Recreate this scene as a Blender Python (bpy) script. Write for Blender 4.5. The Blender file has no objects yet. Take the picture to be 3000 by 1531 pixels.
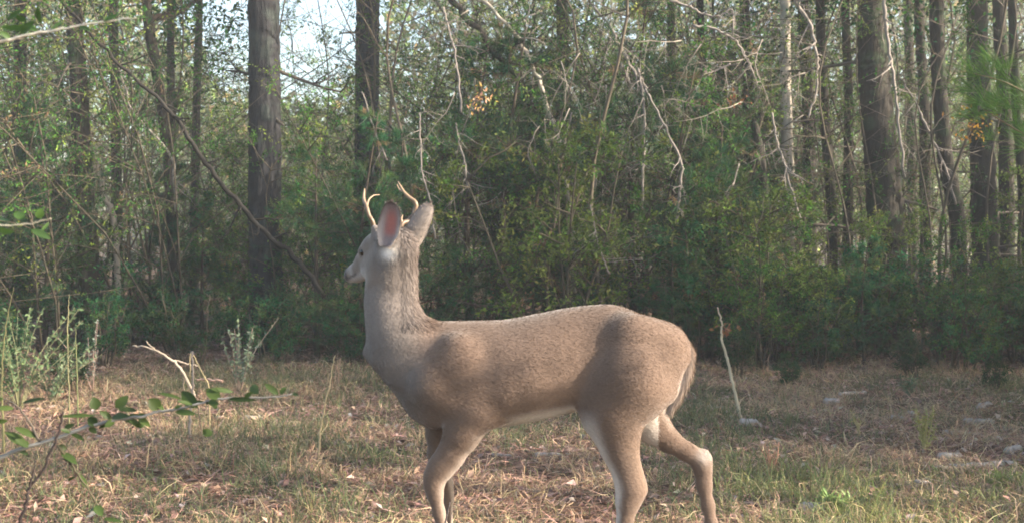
import bpy, math, random
import numpy as np
from mathutils import Vector, Matrix

# ------------------------------------------------------------------ camera, sky, sun, exposure
S = bpy.context.scene
COL = S.collection
CAM_H, F_PX, CX, HORIZON, D_DEER = 1.15, 3217.0, 1500.0, 700.0, 3.55
cam_data = bpy.data.cameras.new('camera')
cam = bpy.data.objects.new('camera', cam_data); COL.objects.link(cam)
cam_data.sensor_width = 36.0
cam_data.lens = 36.0 * F_PX / 3000.0
PITCH = math.atan((765.5 - HORIZON) / F_PX)
cam.location = (0, 0, CAM_H)
cam.rotation_euler = (math.radians(90) - PITCH, 0, 0)
cam_data.clip_start, cam_data.clip_end = 0.05, 3000
cam_data.dof.use_dof = True
cam_data.dof.focus_distance = 4.2
cam_data.dof.aperture_fstop = 8.0
S.camera = cam

SUN_TO = Vector((0.94, -0.22, 0.42)).normalized()       # towards the sun: from the right, a little behind the camera
elev = math.asin(SUN_TO.z)
azim = math.atan2(SUN_TO.x, SUN_TO.y)                   # clockwise from +Y
W = bpy.data.worlds.new('World'); S.world = W; W.use_nodes = True
nt = W.node_tree; nt.nodes.clear()
sky = nt.nodes.new('ShaderNodeTexSky'); sky.sky_type = 'NISHITA'; sky.sun_disc = False
sky.sun_elevation = elev; sky.sun_rotation = azim
sky.air_density = 1.2; sky.dust_density = 3.0; sky.ozone_density = 1.0
bg = nt.nodes.new('ShaderNodeBackground'); bg.inputs['Strength'].default_value = 0.118
wo = nt.nodes.new('ShaderNodeOutputWorld')
nt.links.new(sky.outputs[0], bg.inputs[0]); nt.links.new(bg.outputs[0], wo.inputs[0])
sun_data = bpy.data.lights.new('sun', 'SUN'); sun = bpy.data.objects.new('sun', sun_data); COL.objects.link(sun)
sun_data.energy = 5.0; sun_data.angle = math.radians(0.6); sun_data.color = (1.0, 0.86, 0.70)
sun.rotation_euler = SUN_TO.to_track_quat('Z', 'Y').to_euler()
sun.location = (10, -6, 12)
S.view_settings.view_transform = 'Standard'; S.view_settings.look = 'None'
S.view_settings.gamma = 1.0; S.view_settings.exposure = 2.12
S.view_settings.use_curve_mapping = False
S.render.engine = 'CYCLES'
S.cycles.max_bounces = 6; S.cycles.diffuse_bounces = 3; S.cycles.glossy_bounces = 2
S.cycles.transmission_bounces = 3; S.cycles.transparent_max_bounces = 6; S.cycles.volume_bounces = 0
S.cycles.use_denoising = True
S.cycles.pixel_filter_type = 'BLACKMAN_HARRIS'; S.cycles.filter_width = 1.8

# ------------------------------------------------------------------ helpers
def rng(seed): return np.random.default_rng(seed)
_c, _s = math.cos(PITCH), math.sin(PITCH)
def wp(px, py, y):
    """photo pixel (3000 x 1531) at world distance y -> world point"""
    u, v = (px - CX) / F_PX, (765.5 - py) / F_PX
    d = np.array([u, _c + v * _s, v * _c - _s])
    return np.array([0, 0, CAM_H]) + d * (y / d[1])
def pxm(n, y): return n * y / F_PX

def tag(o, label=None, cat=None, group=None, kind=None):
    if label: o['label'] = label
    if cat: o['category'] = cat
    if group: o['group'] = group
    if kind: o['kind'] = kind
    return o
def empty(name, loc, label, cat, group=None):
    o = bpy.data.objects.new(name, None); COL.objects.link(o); o.location = tuple(loc)
    o.empty_display_size = 0.2
    return tag(o, label, cat, group)

class Geo:
    def __init__(s): s.V, s.T, s.C, s.n = [], [], [], 0
    def add(s, V, T, C=(1, 1, 1)):
        V = np.asarray(V, dtype=np.float32); T = np.asarray(T, dtype=np.int64)
        C = np.asarray(C, dtype=np.float32)
        if C.ndim == 1: C = np.repeat(C[None, :], len(V), 0)
        s.V.append(V); s.T.append(T + s.n); s.C.append(C); s.n += len(V)
    def mesh(s, name, mat, smooth=False, origin=(0, 0, 0)):
        V = np.concatenate(s.V) - np.asarray(origin, dtype=np.float32)
        T = np.concatenate(s.T); C = np.concatenate(s.C)
        return fast_mesh(name, V, T, C, mat, smooth)
def fast_mesh(name, V, T, C, mat, smooth=False):
    me = bpy.data.meshes.new(name)
    k = T.shape[1]
    me.vertices.add(len(V)); me.vertices.foreach_set('co', np.ascontiguousarray(V, dtype=np.float32).ravel())
    me.loops.add(len(T) * k); me.loops.foreach_set('vertex_index', np.ascontiguousarray(T, dtype=np.int32).ravel())
    me.polygons.add(len(T)); me.polygons.foreach_set('loop_start', np.arange(0, len(T) * k, k, dtype=np.int32))
    if smooth: me.polygons.foreach_set('use_smooth', np.ones(len(T), dtype=bool))
    a = me.attributes.new('Col', 'FLOAT_COLOR', 'POINT')
    a.data.foreach_set('color', np.concatenate([C, np.ones((len(C), 1))], 1).astype(np.float32).ravel())
    me.materials.append(mat); me.update(calc_edges=True); me.validate()
    return me
def obj(name, me, parent=None, loc=(0, 0, 0)):
    o = bpy.data.objects.new(name, me); COL.objects.link(o); o.location = tuple(loc)
    if parent is not None: o.parent = parent
    return o
def nrm(v): return v / (np.linalg.norm(v, axis=-1, keepdims=True) + 1e-9)

def spline(P, n):
    """Catmull-Rom through P, n samples"""
    P = np.asarray(P, dtype=float)
    if len(P) < 3:
        t = np.linspace(0, 1, n)[:, None]; return P[0] * (1 - t) + P[-1] * t
    Q = np.vstack([2 * P[0] - P[1], P, 2 * P[-1] - P[-2]])
    m = len(P) - 1; t = np.linspace(0, m, n); i = np.minimum(t.astype(int), m - 1); f = (t - i)[:, None]
    a, b, c, d = Q[i], Q[i + 1], Q[i + 2], Q[i + 3]
    return 0.5 * (2 * b + (c - a) * f + (2 * a - 5 * b + 4 * c - d) * f ** 2 + (3 * b - a - 3 * c + d) * f ** 3)

def tube(P, R, sides=6, rough=0.0, r=None, twist=0.0):
    P = np.asarray(P, dtype=float); n = len(P); R = np.broadcast_to(np.asarray(R, dtype=float), (n,))
    T = nrm(np.gradient(P, axis=0))
    ref = np.array([0.31, 0.87, 0.11]) if abs(T[0][2]) > 0.6 else np.array([0.1, 0.2, 1.0])
    U = nrm(np.cross(T, ref)); Vv = np.cross(T, U)
    a = np.linspace(0, 2 * math.pi, sides, endpoint=False)[None, :, None]
    rr = R[:, None, None] * np.ones((n, sides, 1))
    if rough and r is not None: rr = rr * (1 + rough * r.normal(size=(n, sides, 1)).clip(-2, 2))
    ring = P[:, None, :] + rr * (np.cos(a) * U[:, None, :] + np.sin(a) * Vv[:, None, :])
    V = np.vstack([ring.reshape(-1, 3), P[:1], P[-1:]])
    i = np.arange(n - 1)[:, None] * sides; j = np.arange(sides)[None, :]; k = (j + 1) % sides
    A, B, Cc, D = i + j, i + k, i + sides + k, i + sides + j
    Tt = np.vstack([np.stack([A, B, Cc], -1).reshape(-1, 3), np.stack([A, Cc, D], -1).reshape(-1, 3)])
    j = np.arange(sides); k = (j + 1) % sides
    cap0 = np.stack([np.full(sides, n * sides), k, j], -1)
    o = (n - 1) * sides
    cap1 = np.stack([np.full(sides, n * sides + 1), o + j, o + k], -1)
    return V, np.vstack([Tt, cap0, cap1])

def leaves(P, D, L, Wd, r, up=0.4, fold=0.15):
    """diamond leaves, two triangles each, at P along D"""
    n = len(P); D = nrm(D)
    N = nrm(r.normal(size=(n, 3)) + np.array([0, 0, up])); Sd = nrm(np.cross(D, N)); N = np.cross(Sd, D)
    L = np.broadcast_to(L, (n,))[:, None]; Wd = np.broadcast_to(Wd, (n,))[:, None]
    m = P + D * L * 0.45 + N * Wd * fold
    V = np.stack([P, m + Sd * Wd * .5, P + D * L, m - Sd * Wd * .5], 1).reshape(-1, 3)
    b = np.arange(n)[:, None] * 4
    T = np.concatenate([b + [0, 1, 2], b + [0, 2, 3]])
    return V, T
def blades(P, D, L, Wd, r, bend=0.3):
    """grass blades: base quad + tip triangle"""
    n = len(P); D = nrm(D); Sd = nrm(np.cross(D, r.normal(size=(n, 3))))
    L = np.broadcast_to(L, (n,))[:, None]; Wd = np.broadcast_to(Wd, (n,))[:, None]
    H = nrm(np.cross(Sd, D)); H[:, 2] *= 0.3
    m = P + D * L * .55; tip = P + D * L * .95 + H * L * bend - np.array([0, 0, 1]) * L * bend * .5
    V = np.stack([P - Sd * Wd * .5, P + Sd * Wd * .5, m + Sd * Wd * .4, m - Sd * Wd * .4, tip], 1).reshape(-1, 3)
    b = np.arange(n)[:, None] * 5
    return V, np.concatenate([b + [0, 1, 2], b + [0, 2, 3], b + [3, 2, 4]])
def rep(C, k): return np.repeat(C, k, 0)
def pal(r, n, cols, w=None, var=0.18):
    cols = np.asarray(cols); i = r.choice(len(cols), n, p=w)
    return np.clip(cols[i] * (1 + var * r.normal(size=(n, 1))) * (1 + .06 * r.normal(size=(n, 3))), .004, .9)

def vnoise(x, y, seed=0):
    r = rng(seed); G = r.random((64, 64)); x = np.asarray(x) + 1000.0; y = np.asarray(y) + 1000.0
    i, j = np.floor(x).astype(int), np.floor(y).astype(int); fx, fy = x - i, y - j
    fx, fy = fx * fx * (3 - 2 * fx), fy * fy * (3 - 2 * fy); g = lambda a, b: G[a % 64, b % 64]
    return (g(i, j) * (1 - fx) + g(i + 1, j) * fx) * (1 - fy) + (g(i, j + 1) * (1 - fx) + g(i + 1, j + 1) * fx) * fy
def fbm(x, y, seed=0, o=4): return sum(vnoise(x * 2 ** k, y * 2 ** k, seed + k) * .5 ** (k + 1) for k in range(o)) / (1 - .5 ** o)
def gz(x, y): return (fbm(np.asarray(x) * .9, np.asarray(y) * .9, 5) - .5) * .10 + (vnoise(np.asarray(x) * .12, np.asarray(y) * .12, 9) - .5) * .12

# ------------------------------------------------------------------ materials
def material(name): 
    m = bpy.data.materials.new(name); m.use_nodes = True
    t = m.node_tree; return m, t, t.nodes['Principled BSDF']
def mat_leaf(name, trans=0.4, rough=0.55, objvar=0.35, spec=0.3, sat=1.0):
    m, t, b = material(name); N, Lk = t.nodes, t.links
    at = N.new('ShaderNodeAttribute'); at.attribute_name = 'Col'
    oi = N.new('ShaderNodeObjectInfo'); mr = N.new('ShaderNodeMapRange')
    mr.inputs[3].default_value = 1 - objvar; mr.inputs[4].default_value = 1 + objvar
    Lk.new(oi.outputs['Random'], mr.inputs[0])
    hs = N.new('ShaderNodeHueSaturation'); hs.inputs['Saturation'].default_value = sat; Lk.new(at.outputs['Color'], hs.inputs['Color']); Lk.new(mr.outputs[0], hs.inputs['Value'])
    b.inputs['Roughness'].default_value = rough; b.inputs['Specular IOR Level'].default_value = spec
    Lk.new(hs.outputs[0], b.inputs['Base Color'])
    if trans:
        tr = N.new('ShaderNodeBsdfTranslucent'); Lk.new(hs.outputs[0], tr.inputs['Color'])
        mx = N.new('ShaderNodeMixShader'); mx.inputs[0].default_value = trans
        Lk.new(b.outputs[0], mx.inputs[1]); Lk.new(tr.outputs[0], mx.inputs[2])
        Lk.new(mx.outputs[0], N['Material Output'].inputs['Surface'])
    return m
def mat_bark(name, c1, c2, scale=14, stretch=0.18, bump=0.6, lichen=None):
    m, t, b = material(name); N, Lk = t.nodes, t.links
    tc = N.new('ShaderNodeTexCoord'); mp = N.new('ShaderNodeMapping'); mp.inputs['Scale'].default_value = (1, 1, stretch)
    Lk.new(tc.outputs['Object'], mp.inputs[0])
    vo = N.new('ShaderNodeTexVoronoi'); vo.inputs['Scale'].default_value = scale
    no = N.new('ShaderNodeTexNoise'); no.inputs['Scale'].default_value = scale * 1.7; no.inputs['Detail'].default_value = 6
    Lk.new(mp.outputs[0], no.inputs[0])
    mxv = N.new('ShaderNodeVectorMath'); mxv.operation = 'ADD'; Lk.new(mp.outputs[0], mxv.inputs[0])
    sc = N.new('ShaderNodeVectorMath'); sc.operation = 'SCALE'; sc.inputs['Scale'].default_value = .08
    Lk.new(no.outputs['Color'], sc.inputs[0]); Lk.new(sc.outputs[0], mxv.inputs[1]); Lk.new(mxv.outputs[0], vo.inputs[0])
    r = N.new('ShaderNodeValToRGB'); r.color_ramp.elements[0].color = (*c2, 1); r.color_ramp.elements[1].color = (*c1, 1)
    r.color_ramp.elements[0].position = .25; r.color_ramp.elements[1].position = .7
    ma = N.new('ShaderNodeMath'); ma.operation = 'MULTIPLY_ADD'; ma.inputs[1].default_value = .7
    Lk.new(vo.outputs['Distance'], ma.inputs[0]); Lk.new(no.outputs[0], ma.inputs[2]); 
    Lk.new(ma.outputs[0], r.inputs[0])
    last = r.outputs[0]
    if lichen:
        n2 = N.new('ShaderNodeTexNoise'); n2.inputs['Scale'].default_value = 5; n2.inputs['Detail'].default_value = 5
        Lk.new(tc.outputs['Object'], n2.inputs[0]); r2 = N.new('ShaderNodeValToRGB')
        r2.color_ramp.elements[0].position = .52; r2.color_ramp.elements[1].position = .62
        Lk.new(n2.outputs[0], r2.inputs[0]); mc = N.new('ShaderNodeMix'); mc.data_type = 'RGBA'
        Lk.new(r2.outputs[0], mc.inputs[0]); Lk.new(last, mc.inputs[6]); mc.inputs[7].default_value = (*lichen, 1); last = mc.outputs[2]
    Lk.new(last, b.inputs['Base Color']); b.inputs['Roughness'].default_value = .9; b.inputs['Specular IOR Level'].default_value = .15
    bp = N.new('ShaderNodeBump'); bp.inputs['Strength'].default_value = bump; bp.inputs['Distance'].default_value = .02
    Lk.new(ma.outputs[0], bp.inputs['Height']); Lk.new(bp.outputs[0], b.inputs['Normal'])
    return m
M_LEAF = mat_leaf('thicket_leaf', .4, .6, .5, .12, 1.15)
M_NEEDLE = mat_leaf('pine_needle', .25, .6, .35, .12, 1.15)
M_GRASS = mat_leaf('grass_blade', .35, .6, 0)
M_LITTER = mat_leaf('dry_litter', .15, .8, 0, .1)
M_WAXY = mat_leaf('waxy_leaf', .3, .5, 0, .22)
M_TWIG = mat_leaf('twig_bark', 0, .85, .25, .15)
M_STICK = mat_leaf('dead_stick', 0, .8, 0, .15)
M_PINE = mat_bark('pine_bark', (.028, .028, .03), (.009, .009, .011), 16, .2, .9, (.04, .048, .044))
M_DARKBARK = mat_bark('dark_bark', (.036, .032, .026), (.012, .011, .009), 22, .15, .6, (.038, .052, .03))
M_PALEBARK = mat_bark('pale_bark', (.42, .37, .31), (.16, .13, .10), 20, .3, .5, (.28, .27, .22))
M_LOG = mat_bark('weathered_wood', (.31, .285, .265), (.09, .075, .06), 30, .3, .7)
M_DAPPLED = mat_bark('sun_dappled_bark', (.34, .30, .25), (.05, .045, .035), 11, .8, .5)  # pale patches paint dappled sunlight onto a dark stem

# ------------------------------------------------------------------ ground
def build_ground():
    xs = np.concatenate([-np.geomspace(400, 9, 14), np.linspace(-8.5, 8.5, 150), np.geomspace(9, 400, 14)])
    ys = np.concatenate([-np.geomspace(400, 3, 12), np.linspace(-2.5, 14, 150), np.geomspace(14.6, 400, 16)])
    X, Y = np.meshgrid(xs, ys, indexing='ij'); Z = gz(X, Y) + .02 * (vnoise(X * 6, Y * 6, 3) - .5)
    V = np.stack([X, Y, Z], -1).reshape(-1, 3); nx, ny = X.shape
    i = np.arange(nx - 1)[:, None] * ny + np.arange(ny - 1)[None, :]
    T = np.stack([i, i + ny, i + ny + 1, i + 1], -1).reshape(-1, 4)
    m, t, b = material('forest_floor'); N, Lk = t.nodes, t.links
    tc = N.new('ShaderNodeTexCoord')
    n1 = N.new('ShaderNodeTexNoise'); n1.inputs['Scale'].default_value = 1.3; n1.inputs['Detail'].default_value = 8
    n2 = N.new('ShaderNodeTexNoise'); n2.inputs['Scale'].default_value = 45; n2.inputs['Detail'].default_value = 6
    for n in (n1, n2): Lk.new(tc.outputs['Object'], n.inputs[0])
    r1 = N.new('ShaderNodeValToRGB'); e = r1.color_ramp.elements
    e[0].position, e[0].color = .38, (.045, .05, .022, 1); e[1].position, e[1].color = .6, (.15, .088, .062, 1)
    r2 = N.new('ShaderNodeValToRGB'); e = r2.color_ramp.elements
    e[0].position, e[0].color = .35, (.3, .3, .3, 1); e[1].position, e[1].color = .68, (1.5, 1.4, 1.35, 1)
    Lk.new(n1.outputs[0], r1.inputs[0]); Lk.new(n2.outputs[0], r2.inputs[0])
    mx = N.new('ShaderNodeMix'); mx.data_type = 'RGBA'; mx.blend_type = 'MULTIPLY'; mx.inputs[0].default_value = 1
    Lk.new(r1.outputs[0], mx.inputs[6]); Lk.new(r2.outputs[0], mx.inputs[7]); Lk.new(mx.outputs[2], b.inputs['Base Color'])
    b.inputs['Roughness'].default_value = .95; b.inputs['Specular IOR Level'].default_value = .1
    bp = N.new('ShaderNodeBump'); bp.inputs['Strength'].default_value = .8; bp.inputs['Distance'].default_value = .03
    Lk.new(n2.outputs[0], bp.inputs['Height']); Lk.new(bp.outputs[0], b.inputs['Normal'])
    me = fast_mesh('ground', V, T, np.ones((len(V), 3)), m, True)
    tag(obj('ground', me), 'brown forest clearing floor under grass and pine straw', None, None, 'structure')
build_ground()

def scatter(r, n, y0=3.2, y1=12.5, p=1.35):
    """points in the camera's wedge, density falling with distance"""
    y = (y0 ** (2 - p) + r.random(n) * (y1 ** (2 - p) - y0 ** (2 - p))) ** (1 / (2 - p))
    x = (r.random(n) * 2 - 1) * (y * .52 + .6)
    return x, y
def build_floor_cover():
    # green grass
    r = rng(11); x, y = scatter(r, 210000); g = fbm(x * .8, y * .8, 21); clump = vnoise(x * 7, y * 7, 31)
    right = np.clip((x + 1) / 4, 0, 1)
    sunlit_strip = np.clip((x - .6) / .8, 0, 1) * np.clip((5.5 - y) / .5, 0, 1)  # sunlit band: brighter, denser grass stands in for sunlight
    keep = r.random(len(x)) < np.clip((g - .38) * 3.2 + .12 * right + .5 * sunlit_strip, .06, 1) * (clump > .38 - .12 * sunlit_strip) * np.clip((10.6 - y) / 1.8, .08, 1)
    x, y = x[keep], y[keep]; n = len(x)
    P = np.stack([x, y, gz(x, y) - .005], -1)
    D = np.stack([r.normal(0, .42, n), r.normal(0, .42, n), np.ones(n)], -1)
    L = r.gamma(5, .013, n) * (1 + .6 * (vnoise(x * 1.6, y * 1.6, 4) > .62)); 
    V, T = blades(P, D, L, .0032 * (1 + y * .05), r)
    st = sunlit_strip[keep][:, None]
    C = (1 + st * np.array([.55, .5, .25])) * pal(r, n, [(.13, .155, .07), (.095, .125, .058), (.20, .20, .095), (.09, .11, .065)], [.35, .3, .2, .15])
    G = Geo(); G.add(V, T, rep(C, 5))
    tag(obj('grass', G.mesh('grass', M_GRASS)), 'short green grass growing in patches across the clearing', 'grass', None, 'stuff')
    # dry tan grass
    r = rng(12); x, y = scatter(r, 230000); g = fbm(x * 1.1, y * 1.1, 77); clump = vnoise(x * 5, y * 5, 41)
    keep = r.random(len(x)) < np.clip((g - .35) * 2.6, .1, 1) * (clump > .36) * np.clip((10.8 - y) / 1.5, .1, 1)
    x, y = x[keep], y[keep]; n = len(x); P = np.stack([x, y, gz(x, y)], -1)
    D = np.stack([r.normal(0, .8, n), r.normal(0, .8, n), np.ones(n) * .9], -1)
    V, T = blades(P, D, r.gamma(5, .018, n), .0028 * (1 + y * .06), r, .5)
    C = pal(r, n, [(.42, .29, .19), (.50, .38, .25), (.30, .19, .13), (.36, .30, .17)])
    G = Geo(); G.add(V, T, rep(C, 5))
    tag(obj('dry_grass', G.mesh('dry_grass', M_GRASS)), 'dry tan grass blades bent over the clearing floor', 'dry grass', None, 'stuff')
    # pine straw
    r = rng(13); x, y = scatter(r, 150000, 3.2, 14, 1.2); n = len(x); P = np.stack([x, y, gz(x, y) + r.random(n) * .02], -1)
    a = r.random(n) * 6.283; D = np.stack([np.cos(a), np.sin(a), r.normal(.05, .18, n)], -1)
    V, T = leaves(P, D, r.uniform(.05, .15, n), .0028 * (1 + y * .08), r, 2.0, .0)
    C = pal(r, n, [(.33, .20, .155), (.24, .145, .115), (.42, .29, .23), (.16, .105, .09)])
    G = Geo(); G.add(V, T, rep(C, 4))
    tag(obj('pine_straw', G.mesh('pine_straw', M_LITTER)), 'reddish fallen pine needles matted over the ground', 'pine straw', None, 'stuff')
    # fallen leaves
    r = rng(14); x, y = scatter(r, 15000, 3.2, 15, 1.2); n = len(x); P = np.stack([x, y, gz(x, y) + .004 + r.random(n) * .015], -1)
    a = r.random(n) * 6.283; D = np.stack([np.cos(a), np.sin(a), r.normal(.1, .35, n)], -1)
    V, T = leaves(P, D, r.uniform(.025, .07, n), r.uniform(.015, .035, n), r, 1.4, .35)
    C = pal(r, n, [(.27, .18, .135), (.19, .125, .10), (.36, .26, .21), (.13, .085, .065), (.38, .33, .29)], [.34, .26, .2, .12, .08])
    G = Geo(); G.add(V, T, rep(C, 4))
    tag(obj('leaf_litter', G.mesh('leaf_litter', M_LITTER)), 'curled brown fallen leaves scattered through the grass', 'leaf litter', None, 'stuff')
build_floor_cover()

# ------------------------------------------------------------------ vegetation prototypes
GREEN = [(.045, .115, .03), (.03, .08, .025), (.07, .145, .035), (.12, .16, .045)]
BLUEGREEN = [(.03, .095, .045), (.022, .072, .035), (.045, .12, .05), (.08, .12, .045)]
SUNNY = [(.13, .19, .05), (.09, .15, .045), (.18, .22, .07), (.14, .19, .06)]  # sunlight put into the leaf colours of the brighter plants
def grow(G, tips, r, p, d, L, R, lvl, maxlvl, nchild, wander, lift, ratio, wcol):
    n = 6 if lvl == 0 else 4
    P = [p]; dd = d.copy()
    for k in range(n):
        dd = nrm(dd + r.normal(0, wander, 3) + np.array([0, 0, lift])); P.append(P[-1] + dd * L / n)
    P = np.array(P); V, T = tube(P, np.linspace(R, R * .35, n + 1), 5 if lvl < 2 else 3); G.add(V, T, wcol)
    if lvl == maxlvl: tips.append(P); return
    for k in range(nchild[lvl]):
        t = r.uniform(.18, 1.0) * n; i = min(int(t), n - 1); q = P[i] + (P[i + 1] - P[i]) * (t - i)
        dv = nrm(P[i + 1] - P[i]); side = nrm(np.cross(dv, r.normal(size=3)))
        nd = nrm(dv * .55 + side * 1.0)
        grow(G, tips, r, q, nd, L * ratio * r.uniform(.6, 1.15) * (1.15 - .5 * t / n), R * .45, lvl + 1, maxlvl, nchild, wander, lift * .4, ratio, wcol)
def make_bush(seed, kind, H=2.6, stems=5, dense=1.0, cols=GREEN, brown=.04):
    r = rng(seed); G = Geo(); tips = []
    wc = {'pine': (.065, .052, .038), 'broad': (.075, .064, .045)}[kind]
    if kind == 'pine':      # one leader, whorls of near-level boughs
        lead = spline([(0, 0, 0), (r.normal(0, .05), r.normal(0, .05), H * .5), (r.normal(0, .12), r.normal(0, .12), H)], 10)
        V, T = tube(lead, np.linspace(H * .014, .006, 10), 6); G.add(V, T, wc)
        nb = int(13 * H * dense)
        for k in range(nb):
            t = r.uniform(.06, .98); z = t * 9; i = min(int(z), 8); q = lead[i] + (lead[i + 1] - lead[i]) * (z - i)
            a = r.random() * 6.283; L = H * .36 * (1.12 - t) * r.uniform(.6, 1.2) + .12
            grow(G, tips, r, q, np.array([math.cos(a), math.sin(a), .18]), L, .008, 1, 2, [0, 9], .1, .03, .42, wc)
    else:
        for k in range(stems):
            a = r.random() * 6.283; sp = r.uniform(.05, .5)
            grow(G, tips, r, np.array([math.cos(a) * .12, math.sin(a) * .12, 0]), nrm(np.array([math.cos(a) * sp, math.sin(a) * sp, 1.])),
                 H * r.uniform(.6, 1.05), .014, 0, 2, [int(11 * dense), 6], .13, .02, .42, wc)
    LG = Geo()
    for P in tips:
        if kind == 'pine':
            m = int(54 * dense); t = r.random(m) * (len(P) - 1.001); i = t.astype(int); q = P[i] + (P[i + 1] - P[i]) * (t - i)[:, None]
            D = nrm(P[i + 1] - P[i]) * .9 + r.normal(0, .6, (m, 3))
            V, T = leaves(q, D, r.uniform(.05, .10, m), .0045, r, .3, 0)
        else:
            m = int(19 * dense); t = r.random(m) * (len(P) - 1.001); i = t.astype(int); q = P[i] + (P[i + 1] - P[i]) * (t - i)[:, None]
            q = q + r.normal(0, .02, (m, 3)); D = nrm(P[i + 1] - P[i]) * .5 + r.normal(0, .6, (m, 3)) - np.array([0, 0, .15])
            V, T = leaves(q, D, r.uniform(.022, .055, m), r.uniform(.010, .022, m), r, .6, .25)
        base = pal(r, 1, cols, var=.15)[0] if r.random() > brown * .5 else np.array([.20, .14, .09])
        C = np.clip(base * (1 + .22 * r.normal(size=(m, 1))) , .008, .9); LG.add(V, T, rep(C, 4))
    return G.mesh('branches_' + kind, M_TWIG, True), LG.mesh('foliage_' + kind, M_NEEDLE if kind == 'pine' else M_LEAF)
def make_crown(seed, R=2.2, H=4.0, n=260, cols=GREEN, leaf=.09, per=42, flat=.7):
    """high crown of leaf clumps on limbs; origin at its foot"""
    r = rng(seed); G = Geo(); LG = Geo()
    for k in range(16):
        a = r.random() * 6.283; z = r.uniform(0, H * .9); L = R * r.uniform(.6, 1.1) * (1 - .5 * z / H)
        P = spline([(0, 0, z), (math.cos(a) * L * .5, math.sin(a) * L * .5, z + L * .15), (math.cos(a) * L, math.sin(a) * L, z + L * .45)], 6)
        V, T = tube(P, np.linspace(.05, .012, 6), 5); LG_c = (.09, .07, .055); LG.add(V, T, LG_c)
        for q in range(n // 16):
            c = P[r.integers(1, 6)] + r.normal(0, R * .16, 3); m = per
            q_ = c + r.normal(0, 1, (m, 3)) * np.array([.32, .32, .18]); D = r.normal(size=(m, 3))
            V, T = leaves(q_, D, r.uniform(.6, 1.2, m) * leaf, leaf * .42, r, .5, .2)
            C = np.clip(pal(r, 1, cols)[0] * (1 + .2 * r.normal(size=(m, 1))), .006, .9); LG.add(V, T, rep(C, 4))
    return LG.mesh('crown', M_LEAF)
BUSH = {
 'broad1': make_bush(1, 'broad', 2.6, 5, 1.0), 'broad2': make_bush(2, 'broad', 3.2, 4, 1.0, GREEN, .10),
 'broad3': make_bush(3, 'broad', 1.7, 6, .9, SUNNY, .06), 'pine1': make_bush(4, 'pine', 3.4, 1, 1.0, BLUEGREEN, .06),
 'pine2': make_bush(5, 'pine', 2.4, 1, 1.1, BLUEGREEN, .03), 'tall': make_bush(6, 'broad', 5.2, 4, 1.15, GREEN, .05),
 'tallsun': make_bush(7, 'broad', 5.0, 4, .95, SUNNY, .07), 'low': make_bush(8, 'broad', .9, 7, .7, BLUEGREEN, .02),
}
CROWNS = [make_crown(21), make_crown(22, 2.6, 3.6, 300, BLUEGREEN, .08), make_crown(23, 1.8, 4.4, 240)]
OPEN_CROWNS = [make_crown(31, 2.2, 4.2, 110, GREEN, .10, 40), make_crown(32, 2.4, 3.6, 90, GREEN, .10, 40), make_crown(33, 2.0, 4.4, 120, GREEN, .09, 40)]
def bush(kind, x, y, s, rz, name, label, cat, group, tilt=0):
    w, f = BUSH[kind]
    e = empty(name, (x, y, float(gz(x, y)) - .02), label, cat, group); e.scale = (s, s, s * (1 + .1 * math.sin(x * 7)))
    e.rotation_euler = (tilt, tilt * .5, rz)
    obj('branches', w, e); tag(obj('foliage', f, e), kind='stuff')
    return e

LAND = [(120, 'by the left picture edge'), (330, 'by the left leaning trunks'), (560, 'by the slim grey trunk'), (700, 'just left of the thick pine'), (850, 'just right of the thick pine'), (1000, 'left of the deer nose'),
        (1150, 'behind the deer head'), (1350, 'right of the deer ears'), (1550, 'over the deer withers'), (1750, 'over the middle of the deer back'), (1950, 'over the deer rump'), (2150, 'above the pale leaning stick'), (2330, 'by the brown trunk'),
        (2500, 'left of the vine wrapped trunk'), (2680, 'right of the vine wrapped trunk'), (2860, 'by the broad shadowed trunk'), (9999, 'by the right picture edge')]
def where(x, y):
    u = CX + F_PX * x / y
    return next(t for lim, t in LAND if u < lim)

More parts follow.
